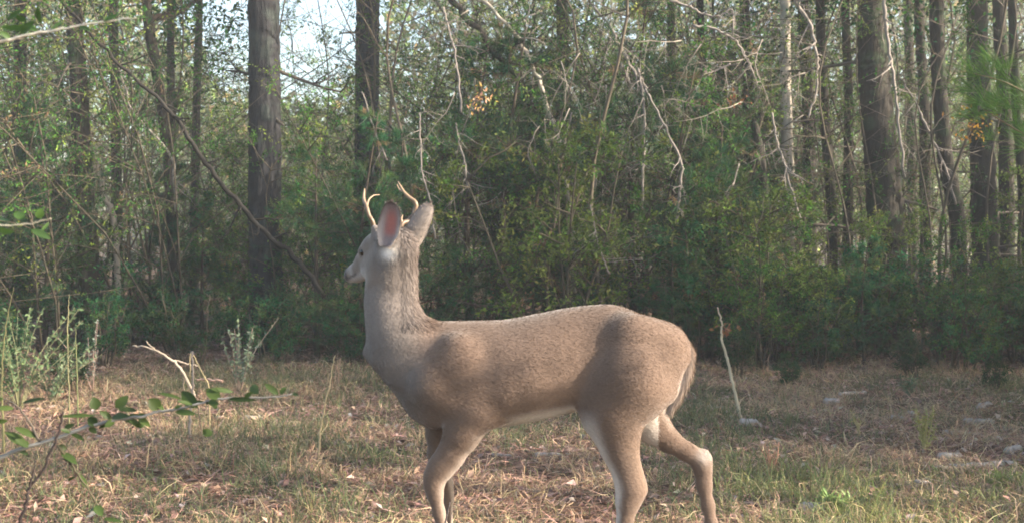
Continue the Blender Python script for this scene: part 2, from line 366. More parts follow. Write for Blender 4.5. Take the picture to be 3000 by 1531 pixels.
# ------------------------------------------------------------------ trees with placed trunks
def tree(label, pts, y, w0, w1, crown=None, mat=None, Htop=9.0, sides=14, group=None, name='pine_tree', stubs=6, seed=0, rough=.05, cscale=1.0):
    """pts: photo pixels from top to bottom; w0, w1: widths in pixels at the first and last point"""
    r = rng(seed + 500)
    P = [wp(px, py, y) for px, py in pts][::-1]
    base = P[0].copy(); d = P[0] - P[1]; k = (P[0][2] + .05) / max(-d[2], .05)
    g = P[0] + d * k * .6; g[2] = -.06; g[0] = P[0][0] + (d[0] * k) * .45
    top = P[-1].copy(); d = nrm(P[-1] - P[-2]); d = nrm(d * np.array([.5, .5, 1])); t2 = top + d * (Htop - top[2]) / d[2]
    Q = np.array([g] + P + [(top + t2) / 2, t2]); h = Q[:, 2]
    n = int(max(24, Htop * (12 if sides > 10 else 5))); C = spline(Q, n)
    zt, zb = top[2], P[0][2]
    R = np.interp(C[:, 2], [0, .25, zb, zt, Htop], [pxm(w1, y) * .5 * 1.28, pxm(w1, y) * .5 * 1.08, pxm(w1, y) * .5, pxm(w0, y) * .5, pxm(w0, y) * .5 * .45])
    V, T = tube(C, R, sides, rough, r)
    G = Geo(); G.add(V, T)
    loc = np.array([g[0], g[1], 0.])
    e = empty(name, loc, label, 'tree', group)
    obj('trunk', G.mesh('trunk', mat or M_PINE, True, loc), e)
    if stubs:
        for s in range(stubs):
            G = Geo(); i = int(r.uniform(.12, .75) * (n - 1)); a = r.random() * 6.283; L = r.uniform(.3, 1.1)
            dr = np.array([math.cos(a), math.sin(a), r.uniform(-.3, .3)])
            grow(G, [], r, C[i], nrm(dr), L, max(.006, R[i] * .16), 1, 2, [0, 3], .12, -.03, .5, (.10, .085, .07))
            obj('dead_limb', G.mesh('dead_limb', M_TWIG, True, loc), e)
    if crown is not None:
        o = obj('crown', CROWNS[crown], e, tuple(C[int(n * .72)] - loc)); o.rotation_euler = (0, 0, seed * 1.3); o.scale = (cscale,) * 3
    return e
tree('thick straight dark pine trunk left of the deer head', [(772, -10), (776, 300), (776, 600), (778, 860)], 11.4, 88, 98, 1, Htop=13, sides=26, stubs=5, seed=1, rough=.035)
tree('dark trunk in the bright sky gap, right of the thick straight pine', [(1078, -10), (1076, 100), (1076, 300), (1072, 600)], 15.5, 68, 70, 0, Htop=14, sides=18, stubs=3, seed=2)
tree('leaning dark trunk with a bend, second from the left edge', [(215, -10), (228, 200), (240, 420), (255, 640), (262, 900)], 11.8, 44, 62, 2, M_DARKBARK, 11, 18, seed=3)
tree('slim grey trunk left of the thick pine, crossed by the diagonal branch', [(428, -10), (454, 175), (477, 326), (496, 494), (508, 700), (512, 900)], 12.3, 30, 34, 2, M_DARKBARK, 10, seed=4)
tree('thin dark trunk behind leaves, between slim grey trunk and thick pine', [(500, -10), (500, 200), (504, 500)], 16, 22, 24, 0, M_DARKBARK, 11, seed=5)
tree('thin dark trunk reaching into the left part of the sky gap', [(584, -10), (582, 120), (577, 260), (570, 600)], 17, 20, 26, 2, M_DARKBARK, 12, seed=6)
tree('dark trunk at the left edge of the picture, half hidden by leaves', [(60, -10), (58, 300), (66, 800)], 14, 34, 42, 0, M_DARKBARK, 11, seed=7)
tree('narrow trunk between the two left leaning trunks', [(330, -10), (338, 300), (345, 800)], 15, 26, 32, 2, M_DARKBARK, 11, seed=71)
tree('thickest dark trunk on the right, wrapped in leafy vines', [(2552, -10), (2562, 250), (2585, 500), (2598, 700), (2602, 950)], 11.6, 76, 118, 1, M_DARKBARK, 12, 24, stubs=8, seed=8)
tree('dark trunk right of the thickest right trunk, bending at its foot', [(2744, -10), (2752, 250), (2772, 480), (2804, 640), (2815, 950)], 12.2, 40, 48, 0, M_DARKBARK, 12, 18, seed=9)
tree('broad shadowed trunk near the right edge under the orange leaves', [(2862, -10), (2868, 250), (2880, 500), (2886, 700), (2890, 950)], 12.8, 56, 84, 2, M_DARKBARK, 11, 18, seed=10)
tree('slender dark trunk left of the vine wrapped right trunk', [(2402, -10), (2410, 200), (2422, 420), (2436, 620), (2440, 950)], 12.6, 26, 34, 1, M_DARKBARK, 10, seed=11)
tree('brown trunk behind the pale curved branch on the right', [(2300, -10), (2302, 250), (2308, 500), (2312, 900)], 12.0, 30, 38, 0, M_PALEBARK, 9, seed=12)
tree('short broken trunk with a pale top beside the curved branch', [(2212, 372), (2232, 500), (2240, 650), (2244, 950)], 11.5, 24, 44, None, M_DARKBARK, 2.4, seed=13, stubs=3)
tree('dim trunk rising behind the middle of the thicket', [(1646, -10), (1650, 150), (1660, 500)], 15.5, 34, 36, 2, M_DARKBARK, 12, seed=14)
tree('thin upright trunk above the deer rump in the thicket', [(1965, -10), (1972, 300), (1985, 700)], 15, 24, 28, 0, M_DARKBARK, 11, seed=15)
tree('thin tree stem at the far right edge', [(2972, 200), (2990, 450), (3010, 700)], 12.6, 26, 30, 1, M_DARKBARK, 9, seed=16)
tree('faint trunk seen between the right trunks', [(2660, -10), (2668, 300), (2676, 700)], 17, 26, 30, 2, M_DARKBARK, 11, seed=17)

for i, (a, b, yy, w) in enumerate(((2180, 2196, 13.4, 34), (2352, 2372, 13.8, 40), (2476, 2484, 13.0, 30), (2690, 2712, 14.2, 34), (2925, 2950, 13.6, 44), (2050, 2066, 14.0, 26))):
    tree('dark upright trunk, ' + ['left of the brown trunk', 'just right of the brown trunk', 'close left of the vine wrapped trunk', 'between the vine wrapped trunk and the bending trunk', 'between the broad shadowed trunk and the right edge', 'leftmost of the stand, above the deer tail'][i],
         [(a, -10), ((a + b) / 2 + 6, 300), (b, 650)], yy, w * .8, w, i % 3, M_DARKBARK, 11, 14, 'dark trunks of the right hand stand', seed=30 + i)

def stick(name, label, cat, pts, y, w0, w1, mat=None, col=(.3, .27, .24), group=None, y1=None, twigs=0, seed=0, sides=7, parent=None, foot=False):
    r = rng(seed + 900); y1 = y if y1 is None else y1; n = len(pts)
    P = np.array([wp(px, py, y + (y1 - y) * i / (n - 1)) for i, (px, py) in enumerate(pts)])
    if foot:
        q = P[-1]; g = float(gz(q[0], q[1])); k = q + (P[-1] - P[-2]) * .12; k[2] = g - .03; k[1] = q[1]
        P = np.vstack([P, k]) if q[2] > g else P
        n = len(P)
    m = max(8, n * 5); C = spline(P, m); C[1:-1] += r.normal(0, pxm(w0 + w1, y) * .11, (m - 2, 3))
    R = np.linspace(pxm(w0, y), pxm(w1, y), m) * .5
    G = Geo(); V, T = tube(C, R, sides, .06, r); G.add(V, T, col)
    for k in range(twigs):
        i = int(r.uniform(.15, .95) * (m - 1)); d = nrm(C[min(i + 1, m - 1)] - C[max(i - 1, 0)]); sd = nrm(np.cross(d, r.normal(size=3)))
        grow(G, [], r, C[i], nrm(d * .6 + sd), r.uniform(.12, .4), R[i] * .5, 1, 2, [0, 3], .15, 0, .5, col)
    loc = P[-1]
    o = obj(name, G.mesh(name, mat or M_STICK, True, loc), parent, loc if parent is None else loc - np.array(parent.location))
    if parent is None: tag(o, label, cat, group)
    return o
DK = (.022, .02, .017)
stick('leaning_branch', 'long thin dark dead branch leaning diagonally in front of the thick pine', 'branch',
      [(120, -60), (244, 76), (349, 186), (465, 291), (524, 361), (593, 465), (669, 558), (756, 663), (873, 762), (950, 870)], 10.2, 9, 17, None, DK, twigs=14, seed=1)
stick('pale_sapling', 'leaning stem with painted pale sun dapples between the two left trunks', 'sapling',
      [(190, 120), (225, 240), (252, 330), (279, 465), (299, 553), (328, 628), (343, 727), (352, 950)], 11.9, 9, 22, M_DAPPLED, twigs=9, seed=2, foot=True)
stick('pale_sapling', 'thin pale stem rising just behind the slim grey trunk', 'sapling', [(345, 190), (372, 280), (390, 330), (496, 450), (510, 530), (516, 620)], 12.0, 5, 9, seed=3, twigs=5)
stick('leaning_tree', 'dark leaning dead trunk slanting down from the top centre', 'dead tree', [(1310, -20), (1407, 99), (1494, 198), (1552, 291), (1584, 378), (1600, 560), (1610, 800)], 11.5, 18, 24, M_DARKBARK, (1, 1, 1), twigs=16, seed=4, foot=True)
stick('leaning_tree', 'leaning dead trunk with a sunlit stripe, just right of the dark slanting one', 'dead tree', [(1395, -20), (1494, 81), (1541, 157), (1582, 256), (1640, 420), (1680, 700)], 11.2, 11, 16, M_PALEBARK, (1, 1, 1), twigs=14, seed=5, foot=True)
PL = (.23, .205, .185)
dead = [
 ('thin pale stem hanging above the deer ears near the top', [(1300, 20), (1314, 87), (1333, 160), (1345, 240), (1350, 330)], 10.8, 5, 9),
 ('pale thin stem that ends right above the deer right ear', [(1229, 330), (1233, 430), (1238, 512), (1262, 593), (1275, 700)], 9.6, 4, 7),
 ('pair of white dead stems, the left one, in the upper middle thicket', [(1820, 180), (1849, 256), (1872, 330), (1884, 400), (1885, 520)], 10.6, 8, 11),
 ('pair of white dead stems, the right one, in the upper middle thicket', [(1870, 200), (1880, 262), (1890, 370), (1884, 494), (1880, 620)], 10.7, 7, 9),
 ('tan upright dead stem left of the white pair', [(1776, 250), (1774, 314), (1768, 407), (1756, 465), (1740, 560)], 10.6, 6, 9),
 ('short pale stem over the bright shrub', [(1675, 330), (1669, 361), (1656, 420), (1646, 477), (1640, 540)], 10.4, 5, 8),
 ('grey stem bending down right of the white pair', [(1890, 260), (1925, 326), (1960, 395), (1995, 483), (1990, 580), (1983, 657)], 10.5, 6, 11),
 ('sunlit pale stem slanting at the top, left of the white pair', [(1740, 20), (1786, 75), (1812, 125), (1850, 200), (1900, 270)], 10.6, 7, 13),
 ('big pale curved branch in front of the brown trunk on the right', [(2310, -30), (2326, 0), (2372, 70), (2387, 145), (2396, 204), (2390, 279), (2366, 349)], 10.6, 13, 6),
 ('pale broken branch arching from the top right of the thicket', [(1960, 0), (2012, 18), (2060, 42), (2105, 48), (2146, 30), (2147, 100)], 10.4, 9, 5),
 ('twin of the arching broken branch, just below it', [(2030, 76), (2085, 82), (2120, 100), (2160, 125), (2195, 190), (2225, 260)], 10.3, 10, 6),
 ('short slanting pale twig left of the brown trunk', [(2140, 188), (2110, 202), (2078, 218), (2060, 240)], 10.2, 6, 3),
 ('thin pale stem over the deer back in the middle thicket', [(1730, 600), (1745, 680), (1762, 745), (1785, 800)], 9.8, 4, 7),
 ('thin bent pale stem left of the bright shrub', [(1335, 360), (1345, 420), (1362, 480), (1370, 560)], 10.2, 4, 7),
 ('pale stem left of the deer ears, high in the thicket', [(1060, 270), (1072, 300), (1085, 350), (1110, 420), (1135, 470)], 10.6, 4, 8),
 ('yellowish dead stem between the brown trunk and the vine wrapped trunk', [(2262, 330), (2280, 420), (2300, 490), (2320, 560), (2345, 640)], 10.5, 6, 8),
 ('thin grey stem dropping beside the short broken trunk', [(2165, 480), (2150, 530), (2128, 580), (2118, 610)], 10.3, 5, 7),
 ('dark slanting dead stem above the deer withers', [(1130, 340), (1160, 400), (1190, 450), (1215, 520), (1240, 620)], 10.5, 6, 9),
 ('pale leaning stem at the edge of the vine wrapped trunk', [(2584, -10), (2594, 60), (2600, 115), (2614, 200), (2630, 330), (2650, 520)], 11.0, 12, 9),
 ('long thin stem slanting between the two right trunks', [(2640, 230), (2680, 300), (2710, 360), (2760, 470), (2800, 600)], 11.2, 6, 8),
]
for i, (lb, pts, y, w0, w1) in enumerate(dead):
    stick('dead_branch', lb, 'dead branch', pts, y + (.45 if i % 3 else .0), w0 * .95, w1 * .85, None, PL if 'dark' not in lb else DK, 'dead stems in the thicket', twigs=10, seed=40 + i, sides=6)

# small tangles of sunlit dead twigs
def twig_tangles():
    r = rng(66)
    for k in range(34):
        px, py = r.uniform(1250, 2450), r.uniform(20, 560) if k % 3 else r.uniform(20, 300); y = r.uniform(10.2, 11.2); c = wp(px, py, y); G = Geo()
        d = nrm(np.array([r.normal(-.3, .6), r.normal(0, .3), -abs(r.normal(.5, .5))]))
        grow(G, [], r, np.zeros(3), d, r.uniform(.35, .9), .006, 0, 2, [7, 3], .16, -.03, .55, np.array((.28, .25, .21)) * r.uniform(.4, 1.1))
        o = obj('dead_twig', G.mesh('dead_twig', M_STICK, True), None, c); x = c[0]
        tag(o, 'tangle of fine dead twigs caught in the thicket, ' + where(x, y), 'dead twig', 'dead twig tangles in the thicket')
twig_tangles()

# thin saplings filling the thicket
def thin_saplings():
    r = rng(61); protos = []
    for k in range(5):
        G = Geo(); H = 4.6; P = spline([(0, 0, -.05), (r.normal(0, .10), r.normal(0, .1), H * .33), (r.normal(0, .22), r.normal(0, .2), H * .7), (r.normal(0, .35), r.normal(0, .3), H)], 14)
        V, T = tube(P, np.linspace(.016, .006, 14), 5); G.add(V, T, (.095, .08, .06))
        for q in range(14):
            i = int(r.uniform(2, 13)); a = r.random() * 6.283
            grow(G, [], r, P[i], nrm(np.array([math.cos(a), math.sin(a), .5])), r.uniform(.3, .9), .005, 1, 2, [0, 3], .12, .02, .5, (.14, .115, .09))
        protos.append(G.mesh('sapling', M_TWIG, True))
    for k in range(70):
        y = r.uniform(10.4, 16.5); x = r.uniform(-.5, .5) * y * .98
        if x / y < -.2 and k % 2: continue
        o = obj('sapling', protos[k % 5], None, (x, y, float(gz(x, y)))); s = r.uniform(.75, 1.15); o.scale = (s * r.uniform(.8, 1.6),) * 2 + (s,)
        o.rotation_euler = (r.normal(0, .06), r.normal(0, .07), r.random() * 6.283)
        side = 'left of' if x / y < -.24 else ('behind and right of' if x / y > .17 else 'behind')
        tag(o, 'thin bare brown sapling stem in the thicket, ' + where(x, y), 'sapling', 'thin sapling stems in the thicket')
thin_saplings()

def thicket():
    r = rng(71)
    # front row along the clearing's edge
    for i, X in enumerate(np.linspace(-6.2, 6.6, 34)):
        y = 10.7 + r.uniform(-.2, 1.1) + .25 * math.sin(X) + (.5 if X < -2.8 else 0); side = 'left of the thick pine' if X < -2.6 else ('behind the deer' if X < 2 else 'under the right hand trunks')
        kind = ['pine1', 'pine2', 'broad2', 'pine1'][i % 4] if X > -2.5 else ['broad1', 'low', 'pine2', 'pine2'][i % 4]
        if X > 2.9: kind = ['low', 'low', 'broad3', 'low'][i % 4]
        bush(kind, X + r.normal(0, .2), y, (.7 if 520 < CX + F_PX * X / y < 1120 else 1) * r.uniform(.8, 1.1), r.random() * 6.28, 'shrub' if 'broad' in kind or kind == 'low' else 'young_pine',
             'green ' + {'broad1': 'bushy shrub', 'broad2': 'tall arching shrub', 'broad3': 'bright olive shrub', 'low': 'knee high shrub', 'pine1': 'tall young pine', 'pine2': 'short young pine'}[kind] + ' on the clearing edge, ' + where(X, y), 'shrub' if 'broad' in kind or kind == 'low' else 'young pine', 'undergrowth ' + side)
    for i, X in enumerate(np.linspace(-6.2, 6.8, 26)):
        y = 12.6 + r.uniform(-.5, .9); side = 'left of the thick pine' if X < -2.8 else ('behind the deer' if X < 2.2 else 'among the right hand trunks')
        kind = ['tall', 'pine1', 'tall', 'broad2'][i % 4]
        if 520 < CX + F_PX * X / y < 1120: kind = 'broad2'
        if (X < -3 and i % 2) or CX + F_PX * X / y > 2330: continue
        bush(kind, X, y, .8 if 520 < CX + F_PX * X / y < 1120 else r.uniform(.85, 1.15), r.random() * 6.28, 'understory_tree' if kind != 'pine1' else 'young_pine',
             {'tall': 'tall many stemmed tree', 'pine1': 'young pine', 'broad2': 'arching shrub'}[kind] + ' in the second thicket row, ' + where(X, y), 'tree', 'second row of undergrowth ' + side)
    for i, X in enumerate(np.linspace(-7.4, 7.6, 22)):
        y = 14.6 + r.uniform(-.5, .8); u = CX + F_PX * X / y; gap = 480 < u < 1120
        if (u < 560 or u > 2300) and i % 2: continue
        bush('broad2' if gap else ['tall', 'tallsun'][i % 2], X, y, .75 if gap else r.uniform(.95, 1.25), r.random() * 6.28, 'understory_tree', 'leafy small tree in the third thicket row, ' + where(X, y), 'tree', 'third row of undergrowth')
    for X, y, kd, sc in ((-4.6, 11.0, 'tall', .95), (-3.4, 11.2, 'tall', .85), (.9, 11.3, 'tall', .95), (2.2, 11.4, 'tall', 1.0), (-.1, 11.6, 'tall', .9)):
        bush(kd, X, y, sc, X * 5, 'understory_tree', 'leafy small tree before the trunks, ' + where(X, y), 'tree', 'small trees in front of the trunks')
    bush('tall', -4.3, 17, .95, 1.0, 'understory_tree', 'leafy tree top cutting into the sky gap left of the thick pine', 'tree', None)
    bush('tall', -2.75, 17.5, .98, 2.0, 'understory_tree', 'leafy tree top cutting into the sky gap beside the second trunk', 'tree', None)
    bush('broad3', .35, 10.1, 1.25, 1.0, 'shrub', 'bright olive leaved shrub standing out from the thicket above the deer back', 'shrub', None)
    for i, (X, y, sc) in enumerate(((1.9, 9.3, .5), (2.7, 9.7, .7), (3.3, 9.0, .45), (3.9, 9.5, .7), (4.4, 8.8, .5), (-1.4, 10.0, .6), (-.7, 9.8, .45), (2.2, 8.7, .3), (3.6, 8.2, .3))):
        bush('low', X, y, sc, i * 2.7, 'shrub', 'low green sprig standing forward of the thicket, ' + where(X, y), 'shrub', 'low sprigs forward of the thicket')
    bush('broad3', 2.35, 10.3, 1.1, 2.0, 'shrub', 'second bright leaved shrub in the thicket, above the deer rump', 'shrub', None)
    for i, (X, y, sc) in enumerate(((-4.6, 9.4, .75), (-4.1, 8.6, .6), (-3.6, 9.7, .7), (-2.9, 9.9, .8), (-3.3, 8.2, .42), (-2.2, 10.0, .7), (-4.9, 8.1, .8), (-3.9, 7.4, .38))):
        bush('low', X, y, sc, i * 1.7, 'shrub', ['low wispy shrub left of the forked weed', 'low wispy shrub behind the tall yellow stalks', 'low shrub at the foot of the left trunks', 'low shrub under the slim grey trunk',
             'knee high sprig between the yellow stalks and the forked stick', 'low shrub at the foot of the thick pine', 'wispy shrub at the left edge of the clearing', 'small sprig low at the left, in front of the wispy shrubs'][i], 'shrub', 'low wispy shrubs on the left')
    for i, X in enumerate(np.linspace(1.5, 6.2, 15)):
        bush(['pine2', 'low', 'broad1', 'low', 'broad3'][i % 5], X, 10.15 + .5 * math.sin(i * 2.4), [.55, 1.25, .5, 1.0, .55][i % 5] * (1 + .12 * math.sin(i)), i * 2.1, 'shrub', ['short young pine', 'low spreading shrub', 'small leafy shrub', 'low spreading shrub', 'small olive shrub'][i % 5] + ' at the thicket foot, ' + where(X, 10.2), 'shrub', 'low undergrowth on the right')
    for i in range(16):  # undergrowth added out of view to keep the lower thicket in shade
        X = 6.9 + (i % 8) * .75 + .2 * math.sin(i * 3.3); y = 9.6 + (i // 8) * 1.3 + .4 * math.sin(i * 1.9)
        bush(['tall', 'pine1'][i % 2], X, y, .85 + .2 * math.sin(i * 5.1), i * 1.3, 'understory_tree', 'tall undergrowth added beyond the right picture edge to shade the thicket', 'tree', 'added shade undergrowth beyond the right picture edge')
    for X, y, kd, sc in ((4.0, 6.3, 'broad3', 1.3), (4.7, 7.4, 'tall', .6), (4.4, 6.9, 'broad3', 1.2), (4.3, 5.35, 'broad3', 1.1), (5.2, 7.9, 'tall', .7), (5.4, 5.9, 'tall', .6), (4.2, 5.7, 'broad1', .95), (5.0, 6.5, 'broad2', .9), (4.9, 5.5, 'broad2', 1.0), (5.8, 8.6, 'broad2', 1.0), (5.3, 6.6, 'broad2', 1.0), (6.0, 7.6, 'tall', .8), (6.6, 5.8, 'tall', .75), (7.6, 6.9, 'tall', 1.0), (5.6, 8.6, 'broad1', 1.1), (8.6, 5.6, 'broad2', 1.3)):  # unseen shrubs added to shade the middle of the clearing
        bush(kd, X, y, sc, X * 3, 'shrub', 'unseen leafy shrub added right of the clearing to shade its ground', 'shrub', 'added shade shrubs outside the picture on the right')
    for i in range(16):
        y = r.uniform(17.5, 23); X = r.uniform(-.54, .54) * y; kind = ['tall', 'tallsun', 'tallsun'][i % 3]
        u = CX + F_PX * X / y
        if 560 < u < 1120: y += 2; kind = 'broad2'
        side = 'left of the deer' if X < -1.5 else ('above the deer' if X < 3 else 'beyond the right hand trunks')
        bush(kind, X, y, r.uniform(.9, 1.35), r.random() * 6.28, 'understory_tree', 'sunlit green tree deep in the woods, ' + where(X, y), 'tree', 'sunlit trees deep in the woods')
    for i in range(28):
        a = -.56 + 1.12 * (i + r.random()) / 28; y = r.uniform(25, 40); X = a * y; u = CX + F_PX * a
        gap = 540 < u < 1080
        s = r.uniform(1.6, 2.3) * (y / 30) * (.6 if gap else 1)
        side = 'on the left' if a < -.15 else ('in the middle' if a < .2 else 'on the right')
        bush('tallsun' if i % 3 else 'tall', X, y, s, r.random() * 6.28, 'distant_tree', 'hazy far tree behind the woods, ' + where(X, y), 'tree', 'far trees at the back of the woods ' + side)
thicket()

def far_woods():
    r = rng(81); n = 110000; a = r.uniform(-.62, .62, n); y = r.uniform(44, 60, n)
    u = CX + F_PX * a; top = 11.5 + 3 * fbm(a * 14, a * 0, 3) + np.where(u > 1150, 5, 0) + np.where(u < 430, 4, 0) - 5.5 * np.exp(-((u - 820) / 300) ** 4)
    z = r.random(n) ** .9 * top; x = a * y; P = np.stack([x, y, z], -1)
    keep = vnoise(x * .9, z * .9 + y, 3) > .25; P = P[keep]; n = len(P)
    V, T = leaves(P, r.normal(size=(n, 3)), r.uniform(.2, .5, n), r.uniform(.14, .3, n), r)
    C = pal(r, n, [(.17, .25, .07), (.10, .16, .05), (.27, .30, .11), (.26, .20, .09)]); G = Geo(); G.add(V, T, rep(C, 4))  # raised leaf colours stand in for sunlight on the far foliage
    tag(obj('far_woods', G.mesh('far_woods', M_LEAF)), 'pale mass of far foliage closing off the woods', 'woods', None, 'stuff')
far_woods()

def surrounding_trees():
    """unseen trees added round the clearing so that their crowns shade it"""
    spots = [(6.6, 4.2, 4.2, 0, .95), (8.3, 3.0, 2.6, 1, 1.0), (9.5, 6.2, 3.0, 2, 1.0), (13.5, 6.0, 3.0, 0, 1.2),
             (5.4, 4.1, 2.6, 0, .5), (8.5, 11.8, 2.8, 0, .7), (6.0, -1.2, 3.4, 2, .9), (-7.4, 3.0, 3.0, 1, 1.1), (-8.2, 7.5, 3.0, 0, 1.2), (-3.5, -5.0, 3.5, 2, 1.2), (3.5, -6.0, 4.0, 1, 1.2), (14, 5.5, 2.2, 2, 1.5)]
    for i, (x, y, zc, k, s) in enumerate(spots):  # trees put in out of view for the shade of their crowns
        r = rng(300 + i); z0 = float(gz(x, y)); e = empty('shade_tree', (x, y, z0), 'unseen leafy tree added beside the clearing to shade it', 'tree', 'added shade trees round the clearing')
        P = spline([(0, 0, -.1), (r.normal(0, .1), r.normal(0, .1), zc * .6), (0, 0, zc), (r.normal(0, .2), r.normal(0, .2), zc + 3.4 * s)], 40)
        G = Geo(); V, T = tube(P, np.linspace(.16, .05, 40), 14, .04, r); G.add(V, T); obj('trunk', G.mesh('trunk', M_DARKBARK, True), e)
        o = obj('crown', OPEN_CROWNS[k], e, (0, 0, zc)); o.rotation_euler = (0, 0, i * 1.1); o.scale = (s,) * 3
surrounding_trees()

def haze():
    bpy.ops.mesh.primitive_cube_add(size=1, location=(0, 21, 8.7)); o = bpy.context.active_object; o.name = 'haze'; o.data.name = 'haze'
    o.scale = (96, 92, 20.2); m = bpy.data.materials.new('haze'); m.use_nodes = True; t = m.node_tree; t.nodes.clear()
    v = t.nodes.new('ShaderNodeVolumePrincipled'); v.inputs['Density'].default_value = HAZE; v.inputs['Color'].default_value = (.86, .92, 1, 1); v.inputs['Anisotropy'].default_value = .2  # volume added to imitate the milky veil of lens glare
    q = t.nodes.new('ShaderNodeOutputMaterial'); t.links.new(v.outputs[0], q.inputs['Volume']); o.data.materials.append(m)
    tag(o, 'thin pale haze box added to stand in for lens glare', 'haze', None, 'stuff')
HAZE = .0036
if HAZE: haze()

# ------------------------------------------------------------------ deer
def smooth_profile(x, y, n=300, k=9):
    X = np.linspace(x[0], x[-1], n); Y = np.interp(X, x, y); pad = np.concatenate([np.full(k, Y[0]), Y, np.full(k, Y[-1])])
    w = np.hanning(2 * k + 1); w /= w.sum(); return X, np.convolve(pad, w, 'same')[k:-k]
SC = D_DEER / F_PX
def dx(px): return (px - CX) * SC
def dz(py): return float(wp(1500, py, D_DEER)[2])
class Field:
    def __init__(s, lo, hi, h):
        s.lo = np.array(lo); s.h = h; s.ax = [np.arange(lo[i], hi[i], h) for i in range(3)]
        s.F = np.full([len(a) for a in s.ax], .2, dtype=np.float32)
    def box(s, lo, hi):
        sl = []
        for i in range(3):
            a = max(0, int((lo[i] - s.lo[i]) / s.h)); b = min(len(s.ax[i]), int((hi[i] - s.lo[i]) / s.h) + 2); sl.append(slice(a, max(b, a + 1)))
        X, Y, Z = np.meshgrid(*[s.ax[i][sl[i]] for i in range(3)], indexing='ij'); return tuple(sl), X, Y, Z
    def smin(s, sl, d, k):
        a = s.F[sl]; h = np.clip(.5 + .5 * (a - d) / k, 0, 1); s.F[sl] = a * (1 - h) + d * h - k * h * (1 - h)
    def smax_sub(s, sl, d, k):
        a = s.F[sl]; b = -d; h = np.clip(.5 - .5 * (a - b) / k, 0, 1); s.F[sl] = a * (1 - h) + b * h + k * h * (1 - h)
    def cone(s, a, b, ra, rb, k=.02, sy=1.0, sub=False, axis=None):
        a, b = np.array(a, float), np.array(b, float); m = max(ra, rb) * max(1, sy) + .06
        sl, X, Y, Z = s.box(np.minimum(a, b) - m, np.maximum(a, b) + m)
        ba = b - a; t = np.clip(((X - a[0]) * ba[0] + (Y - a[1]) * ba[1] + (Z - a[2]) * ba[2]) / max(ba @ ba, 1e-9), 0, 1)
        qx, qy, qz = X - a[0] - t * ba[0], Y - a[1] - t * ba[1], Z - a[2] - t * ba[2]
        if axis is None: d = np.sqrt(qx ** 2 + (qy / sy) ** 2 + qz ** 2)
        else:
            l = qx * axis[0] + qy * axis[1] + qz * axis[2]; d = np.sqrt(np.maximum(qx ** 2 + qy ** 2 + qz ** 2 - l * l, 0) + (l / sy) ** 2)
        d = (d - (ra + (rb - ra) * t)) * min(1, sy)
        (s.smax_sub if sub else s.smin)(sl, d, k)
    def chain(s, pts, k=.02, sy=1.0):
        for (a, ra), (b, rb) in zip(pts[:-1], pts[1:]): s.cone(a, b, ra, rb, k, sy)
    def net(s):
        F = s.F; sg = F < 0; nx, ny, nz = F.shape
        cnt = np.zeros((nx - 1, ny - 1, nz - 1), np.float32); acc = np.zeros((nx - 1, ny - 1, nz - 1, 3), np.float32)
        off = [(i, j, k) for i in (0, 1) for j in (0, 1) for k in (0, 1)]
        def sub(A, o): return A[o[0]:o[0] + nx - 1, o[1]:o[1] + ny - 1, o[2]:o[2] + nz - 1]
        for o in off:
            for ax in range(3):
                if o[ax]: continue
                p = list(o); p[ax] = 1
                f0, f1 = sub(F, o), sub(F, p); c = (f0 < 0) != (f1 < 0)
                t = np.where(c, f0 / np.where(c, f0 - f1, 1), 0); cnt += c
                for q in range(3): acc[..., q] += np.where(c, o[q] + (t if q == ax else 0), 0)
        act = cnt > 0; idx = np.full(act.shape, -1, np.int64); idx[act] = np.arange(act.sum())
        I = np.argwhere(act); V = (I + acc[act] / cnt[act][:, None]) * s.h + s.lo
        Q = []
        for ax in range(3):
            u, v = (ax + 1) % 3, (ax + 2) % 3
            a = [slice(None)] * 3; b = [slice(None)] * 3; a[ax] = slice(0, -1); b[ax] = slice(1, None)
            s0, s1 = sg[tuple(a)], sg[tuple(b)]; E = np.argwhere(s0 != s1)
            E = E[(E[:, u] > 0) & (E[:, v] > 0) & (E[:, u] < F.shape[u] - 1) & (E[:, v] < F.shape[v] - 1)]
            fl = s0[tuple(E.T)]
            def cell(du, dv): e = E.copy(); e[:, u] -= du; e[:, v] -= dv; return idx[tuple(e.T)]
            q = np.stack([cell(1, 1), cell(0, 1), cell(0, 0), cell(1, 0)], -1); q[~fl] = q[~fl][:, ::-1]; Q.append(q)
        return V, np.concatenate(Q)
def laplace(V, Q, it, lam=.5):
    E = np.concatenate([Q[:, [0, 1]], Q[:, [1, 2]], Q[:, [2, 3]], Q[:, [3, 0]]]); n = len(V)
    deg = np.bincount(E.ravel(), minlength=n)[:, None]
    for _ in range(it):
        A = np.zeros_like(V)
        for q in range(3): A[:, q] = np.bincount(E[:, 0], V[E[:, 1], q], n) + np.bincount(E[:, 1], V[E[:, 0], q], n)
        V = V + lam * (A / np.maximum(deg, 1) - V)
    return V
def normals(V, Q):
    N = np.cross(V[Q[:, 2]] - V[Q[:, 0]], V[Q[:, 3]] - V[Q[:, 1]]); out = np.zeros_like(V)
    for k in range(4):
        for q in range(3): out[:, q] += np.bincount(Q[:, k], N[:, q], len(V))
    return nrm(out)

# head frame
HF = nrm(np.array([-.66, .63, -.335])); HL = nrm(np.array([-.69, -.72, 0.])); HL = nrm(HL - HF * (HL @ HF)); HU = nrm(np.cross(HL, HF)); HU = HU if HU[2] > 0 else -HU
HO = np.array([dx(1146), D_DEER + .0, dz(716)])
def hp(f, l, u): return HO + HF * f + HL * l + HU * u
def sm(a, b, x): t = np.clip((x - a) / (b - a), 0, 1); return t * t * (3 - 2 * t)

